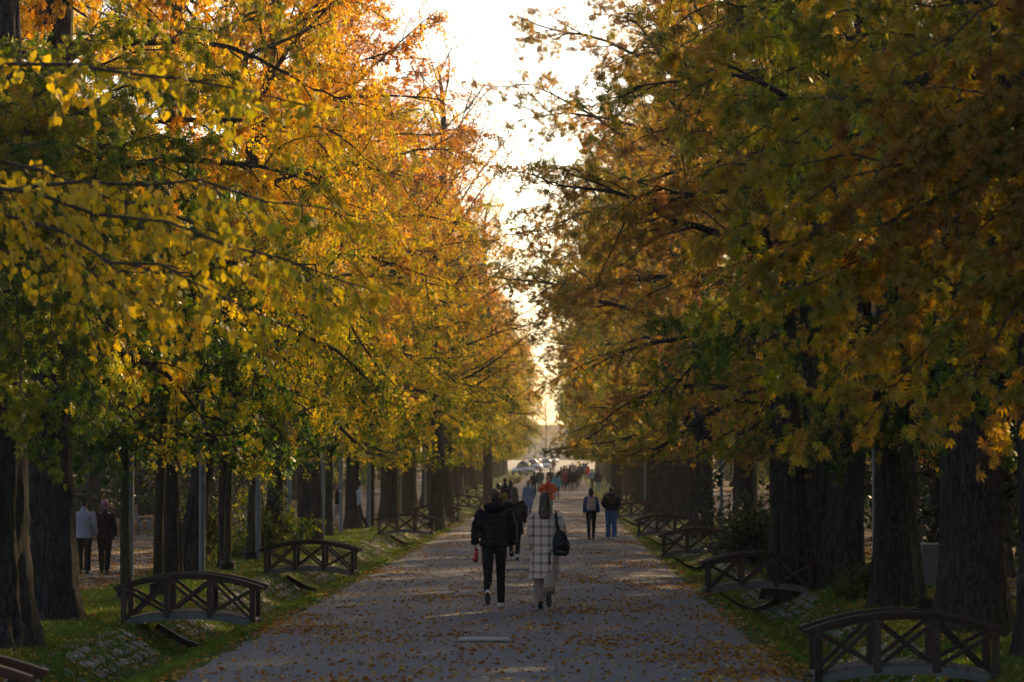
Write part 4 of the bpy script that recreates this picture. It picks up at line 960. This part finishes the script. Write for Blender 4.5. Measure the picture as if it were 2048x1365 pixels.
# distant crowd: px, scale, top colour, trousers, hair, label, facing
CR = [
 (1068, 30, (.015, .015, .018), (.012, .012, .015), 'long', 'slim person in black just left of the orange jacket'),
 (1080, 27.5, (.05, .052, .06), (.015, .015, .03), 'short', 'broad person in a dark grey jacket left of the orange jacket'),
 (1101, 27, (.02, .015, .02), (.02, .02, .05), 'short', 'person in dark clothing directly behind the orange jacket'),
 (1113, 32, (.10, .30, .46), (.03, .04, .12), 'long', 'woman with long dark hair in a light blue jacket right of the orange jacket'),
 (1122, 26.5, (.012, .013, .015), (.012, .012, .015), 'short', 'dark figure left of the maroon jacket in the crowd'),
 (1131, 27, (.17, .03, .055), (.02, .025, .09), 'short', 'person in a maroon jacket in the middle of the crowd'),
 (1133, 23, (.015, .014, .016), (.012, .012, .015), 'short', 'dark haired person just behind the maroon jacket'),
 (1139, 22, (.22, .08, .17), (.05, .04, .06), 'long', 'person with a pink purple top behind the two in black'),
 (1140, 27, (.012, .012, .016), (.012, .012, .016), 'short', 'person in black right of the maroon jacket'),
 (1149, 27, (.012, .013, .03), (.015, .016, .05), 'short', 'person in navy right of the one in black'),
 (1152, 22.5, (.16, .25, .26), (.02, .03, .04), 'short', 'person in a grey teal jacket behind the one in navy'),
 (1160, 21.5, (.015, .016, .04), (.02, .018, .03), 'long', 'tall dark figure between the grey teal and the blue grey jackets'),
 (1166, 20.5, (.10, .16, .24), (.02, .04, .06), 'short', 'person in blue grey left of the bright red jacket'),
 (1173.5, 20.5, (.55, .02, .015), (.03, .01, .012), 'short', 'person in a bright red jacket at the right of the crowd'),
 (1184, 26, (.17, .24, .29), (.015, .02, .025), 'short', 'person in a pale blue grey jacket right of the red jacket'),
 (1196, 27, (.012, .016, .03), (.10, .19, .30), 'short', 'person in a dark top and light jeans at the right edge of the crowd'),
 (1059, 17, (.02, .02, .05), (.02, .02, .05), 'short', 'tiny dark figure in front of the parked white car'),
 (1107, 16, (.12, .02, .02), (.1, .02, .02), 'short', 'tiny figure in dark red right of the nearest car'),
 (1128, 24.5, (.02, .02, .022), (.02, .02, .025), 'long', 'dark figure partly covered by the maroon jacket'),
 (1156, 24.5, (.02, .022, .03), (.012, .012, .018), 'short', 'dark figure at the right side of the one in navy'),
 (1145, 19.5, (.14, .12, .12), (.05, .05, .06), 'short', 'small person in dusty grey far back in the crowd'),
 (1168, 16.5, (.03, .05, .10), (.02, .02, .04), 'short', 'tiny person in blue near the distant road'),
]
for i, (px, s, tc_, pc, hr, lab) in enumerate(CR):
    dd = F / s; t = 8 + (i * 7) % 9
    person(lab, None, dd, 1.66 + .02 * ((i * 5) % 7), R((i * 37) % 20 - 10), px=px, legs=((t, 3, 0), (-t, 14, 14)) if i % 2 else ((-t, 14, 14), (t, 3, 0)), stance=0 if i % 2 else 1, top=tuple(min(.8, c * 1.5 + .004) for c in tc_), pants=tuple(c * 1.4 for c in pc), hair=hr, hmat=(H_DK, H_BR, H_BK)[i % 3], hem=(.86, .7, .9, .8)[i % 4], bulk=1.12 + .03 * (i % 4), q=.02, lod=1, group='people in the distant crowd on the promenade')

# ------------------------------------------------------------------ cars on the far road, building
M_glass = simple('car_glass', (.02, .025, .03), .08, .1, 3, spec=1.0); M_tyre = simple('tyre', (.02, .02, .02), .8)
M_lamp = bpy.data.materials.new('headlight_on'); M_lamp.use_nodes = True
pb = M_lamp.node_tree.nodes['Principled BSDF']; pb.inputs['Emission Color'].default_value = (1, .78, .5, 1); pb.inputs['Emission Strength'].default_value = 14
def car(label, px, s, rz, col, lit=True, van=False, x=None):
    d = F / s; x = (px - VX) * d / F; e = thing('parked_car' if not lit else 'car', label, 'van' if van else 'car', (x, d, gz(x, d)), rz)
    pm = simple('car_paint', col, .25, .05, 3, metal=.1, spec=.6); H = 1.05 if van else .82; T = 2.0 if van else 1.46
    m = MB(); pts = [(0, -2.2, .5), (0, -2.1, .55), (0, -1.2, .58), (0, 1.6, .62), (0, 2.1, .6)]; 
    m.loft([(0, -2.2, .56), (0, -2.12, .57), (0, -1.5, .60), (0, 0, .62), (0, 1.6, .62), (0, 2.12, .60), (0, 2.2, .58)], [(.74, .22), (.86, .31), (.92, .37), (.93, .40), (.92, .39), (.84, .33), (.70, .22)], 20, ref=(0, 0, 1))
    m.build('body', pm, e, smooth=True)
    m = MB(); y0, y1 = (-1.3, 2.0) if van else (-.95, 1.5)
    m.loft([(0, 0, .9), (0, .0, T - .1), (0, .05, T)], [(.80, 1.45), (.66, .95), (.5, .6)], 20, ref=(0, 1, 0)); c = m.build('cabin', M_glass, e, smooth=True)
    m = MB(); m.ell((0, .05, T - .04), (.62, .98, .07), 20, 8); m.build('roof', pm, e, smooth=True)
    for s_ in (-1, 1):
        for yy in (-1.35, 1.4):
            m = MB(); m.loft([(s_ * .72, yy, .32), (s_ * .93, yy, .32)], [.32, .32], 18); w_ = m.build('wheel', M_tyre, e)
        m = MB(); m.ell((s_ * .62, -2.13, .66), (.15, .06, .10), 12, 8); m.build('headlight', M_lamp if lit else M_glass, e, smooth=True)
    m = MB(); m.box((0, -2.17, .50), (.8, .10, .16)); m.build('grille', M_blk, e, bevel=.01)
    return e
car('white car with lit headlights driving towards the camera at the end of the alley', 1093, 14.6, .0, (.6, .62, .66))
car('light car with lit headlights behind the nearest one on the distant road', 1106, 10.8, .05, (.6, .6, .6))
car('farthest car, one headlight showing left of the nearest car', 1089, 10.4, -.05, (.3, .3, .32))
car('parked white car with a dark windscreen at the left side of the road end', 1047, 17.5, R(18), (.62, .66, .7), False)
car('parked pale blue car right behind the parked white one', 1064, 15.2, R(20), (.35, .42, .52), False)

M_asph = simple('road_asphalt', (.16, .15, .145), .8, .2, 2)
m = MB(); N = 40; V = []
for j in range(N + 1):
    y = 386 + (606 - 386) * j / N
    V += [(-26 - j * 1.2, y, float(hz(y)) + .10 + .004 * j), (26 + j * 1.2, y, float(hz(y)) + .10 + .004 * j)]
m.add(V, [(2 * j, 2 * j + 1, 2 * j + 3, 2 * j + 2) for j in range(N)]); 
# sits above the gently curving ground
m.build('road', M_asph, kind='structure')
zB = float(hz(620)); 
e = thing('garden_wall', 'low dark wall along the far side of the distant road', 'wall', (0, 612, zB))
m = MB(); m.box((0, 0, .3), (70, .4, .95)); m.build('wall', simple('wall_stone', (.16, .11, .09), .9, .2, 2), e)
m = MB(); m.box((0, 0, .80), (70.2, .5, .08)); m.build('coping', M_cover, e)
e = thing('building', 'pale beige hazy house facade closing the end of the alley', 'building', (0, 650, zB - .2))
M_fac = simple('cream_plaster', (.66, .53, .38), .9, .1, .5); M_win = simple('window_pane', (.45, .48, .5), .2, .1, 1, spec=.8); M_roof = simple('roof_tile', (.22, .11, .07), .9, .2, 3)
m = MB(); m.box((0, 0, 3.1), (60, 10, 6.6)); m.build('wall', M_fac, e)
m = MB(); V = [(-31, -5.6, 6.3), (31, -5.6, 6.3), (31, 5.6, 6.3), (-31, 5.6, 6.3), (-27, 0, 8.6), (27, 0, 8.6)]; m.add(V, [(0, 1, 5, 4), (1, 2, 5), (2, 3, 4, 5), (3, 0, 4), (0, 3, 2, 1)]); m.build('roof', M_roof, e)
for fl in range(2):
    for k in range(-11, 12):
        if abs(k * 2.6 + .9) > 14: continue
        m = MB(); m.box((k * 2.6 + .9, -5.02, 1.9 + fl * 3.0), (1.15, .12, 1.7)); w_ = m.build('window', M_fac, e)
        m = MB(); m.box((k * 2.6 + .9, -5.09, 1.9 + fl * 3.0), (.95, .05, 1.5)); m.build('pane', M_win, w_)
plant('bare', -2.6, F / 10.8, 'hazy nearly bare tree in front of the distant building', None, None, M_gold, s=.62)
plant('bare', 6.5, F / 11.2, 'hazy tree at the right side of the distant road', None, None, M_gold, s=.6)
for x, d in ((-14, 480), (-18, 520), (15, 470), (19, 510), (-12, 560), (22, 560), (-24, 640), (26, 640)):
    plant('wood', x, d, 'hazy tree behind the far road end', 'hazy trees around the far road', None, M_olive)
#@@
# ------------------------------------------------------------------ haze
hm = bpy.data.materials.new('haze'); hm.use_nodes = True; hn = hm.node_tree.nodes; hn.clear()
ho = hn.new('ShaderNodeOutputMaterial'); hv = hn.new('ShaderNodeVolumePrincipled')
hv.inputs['Color'].default_value = (1.0, .93, .82, 1); hv.inputs['Density'].default_value = .0003; hv.inputs['Anisotropy'].default_value = .72
hm.node_tree.links.new(hv.outputs[0], ho.inputs['Volume'])
mb = MB(); mb.box((0, 640, 13), (640, 1400, 36))
mb.build('haze', hm, kind='stuff', label='thin golden evening haze filling the alley', cat='haze')
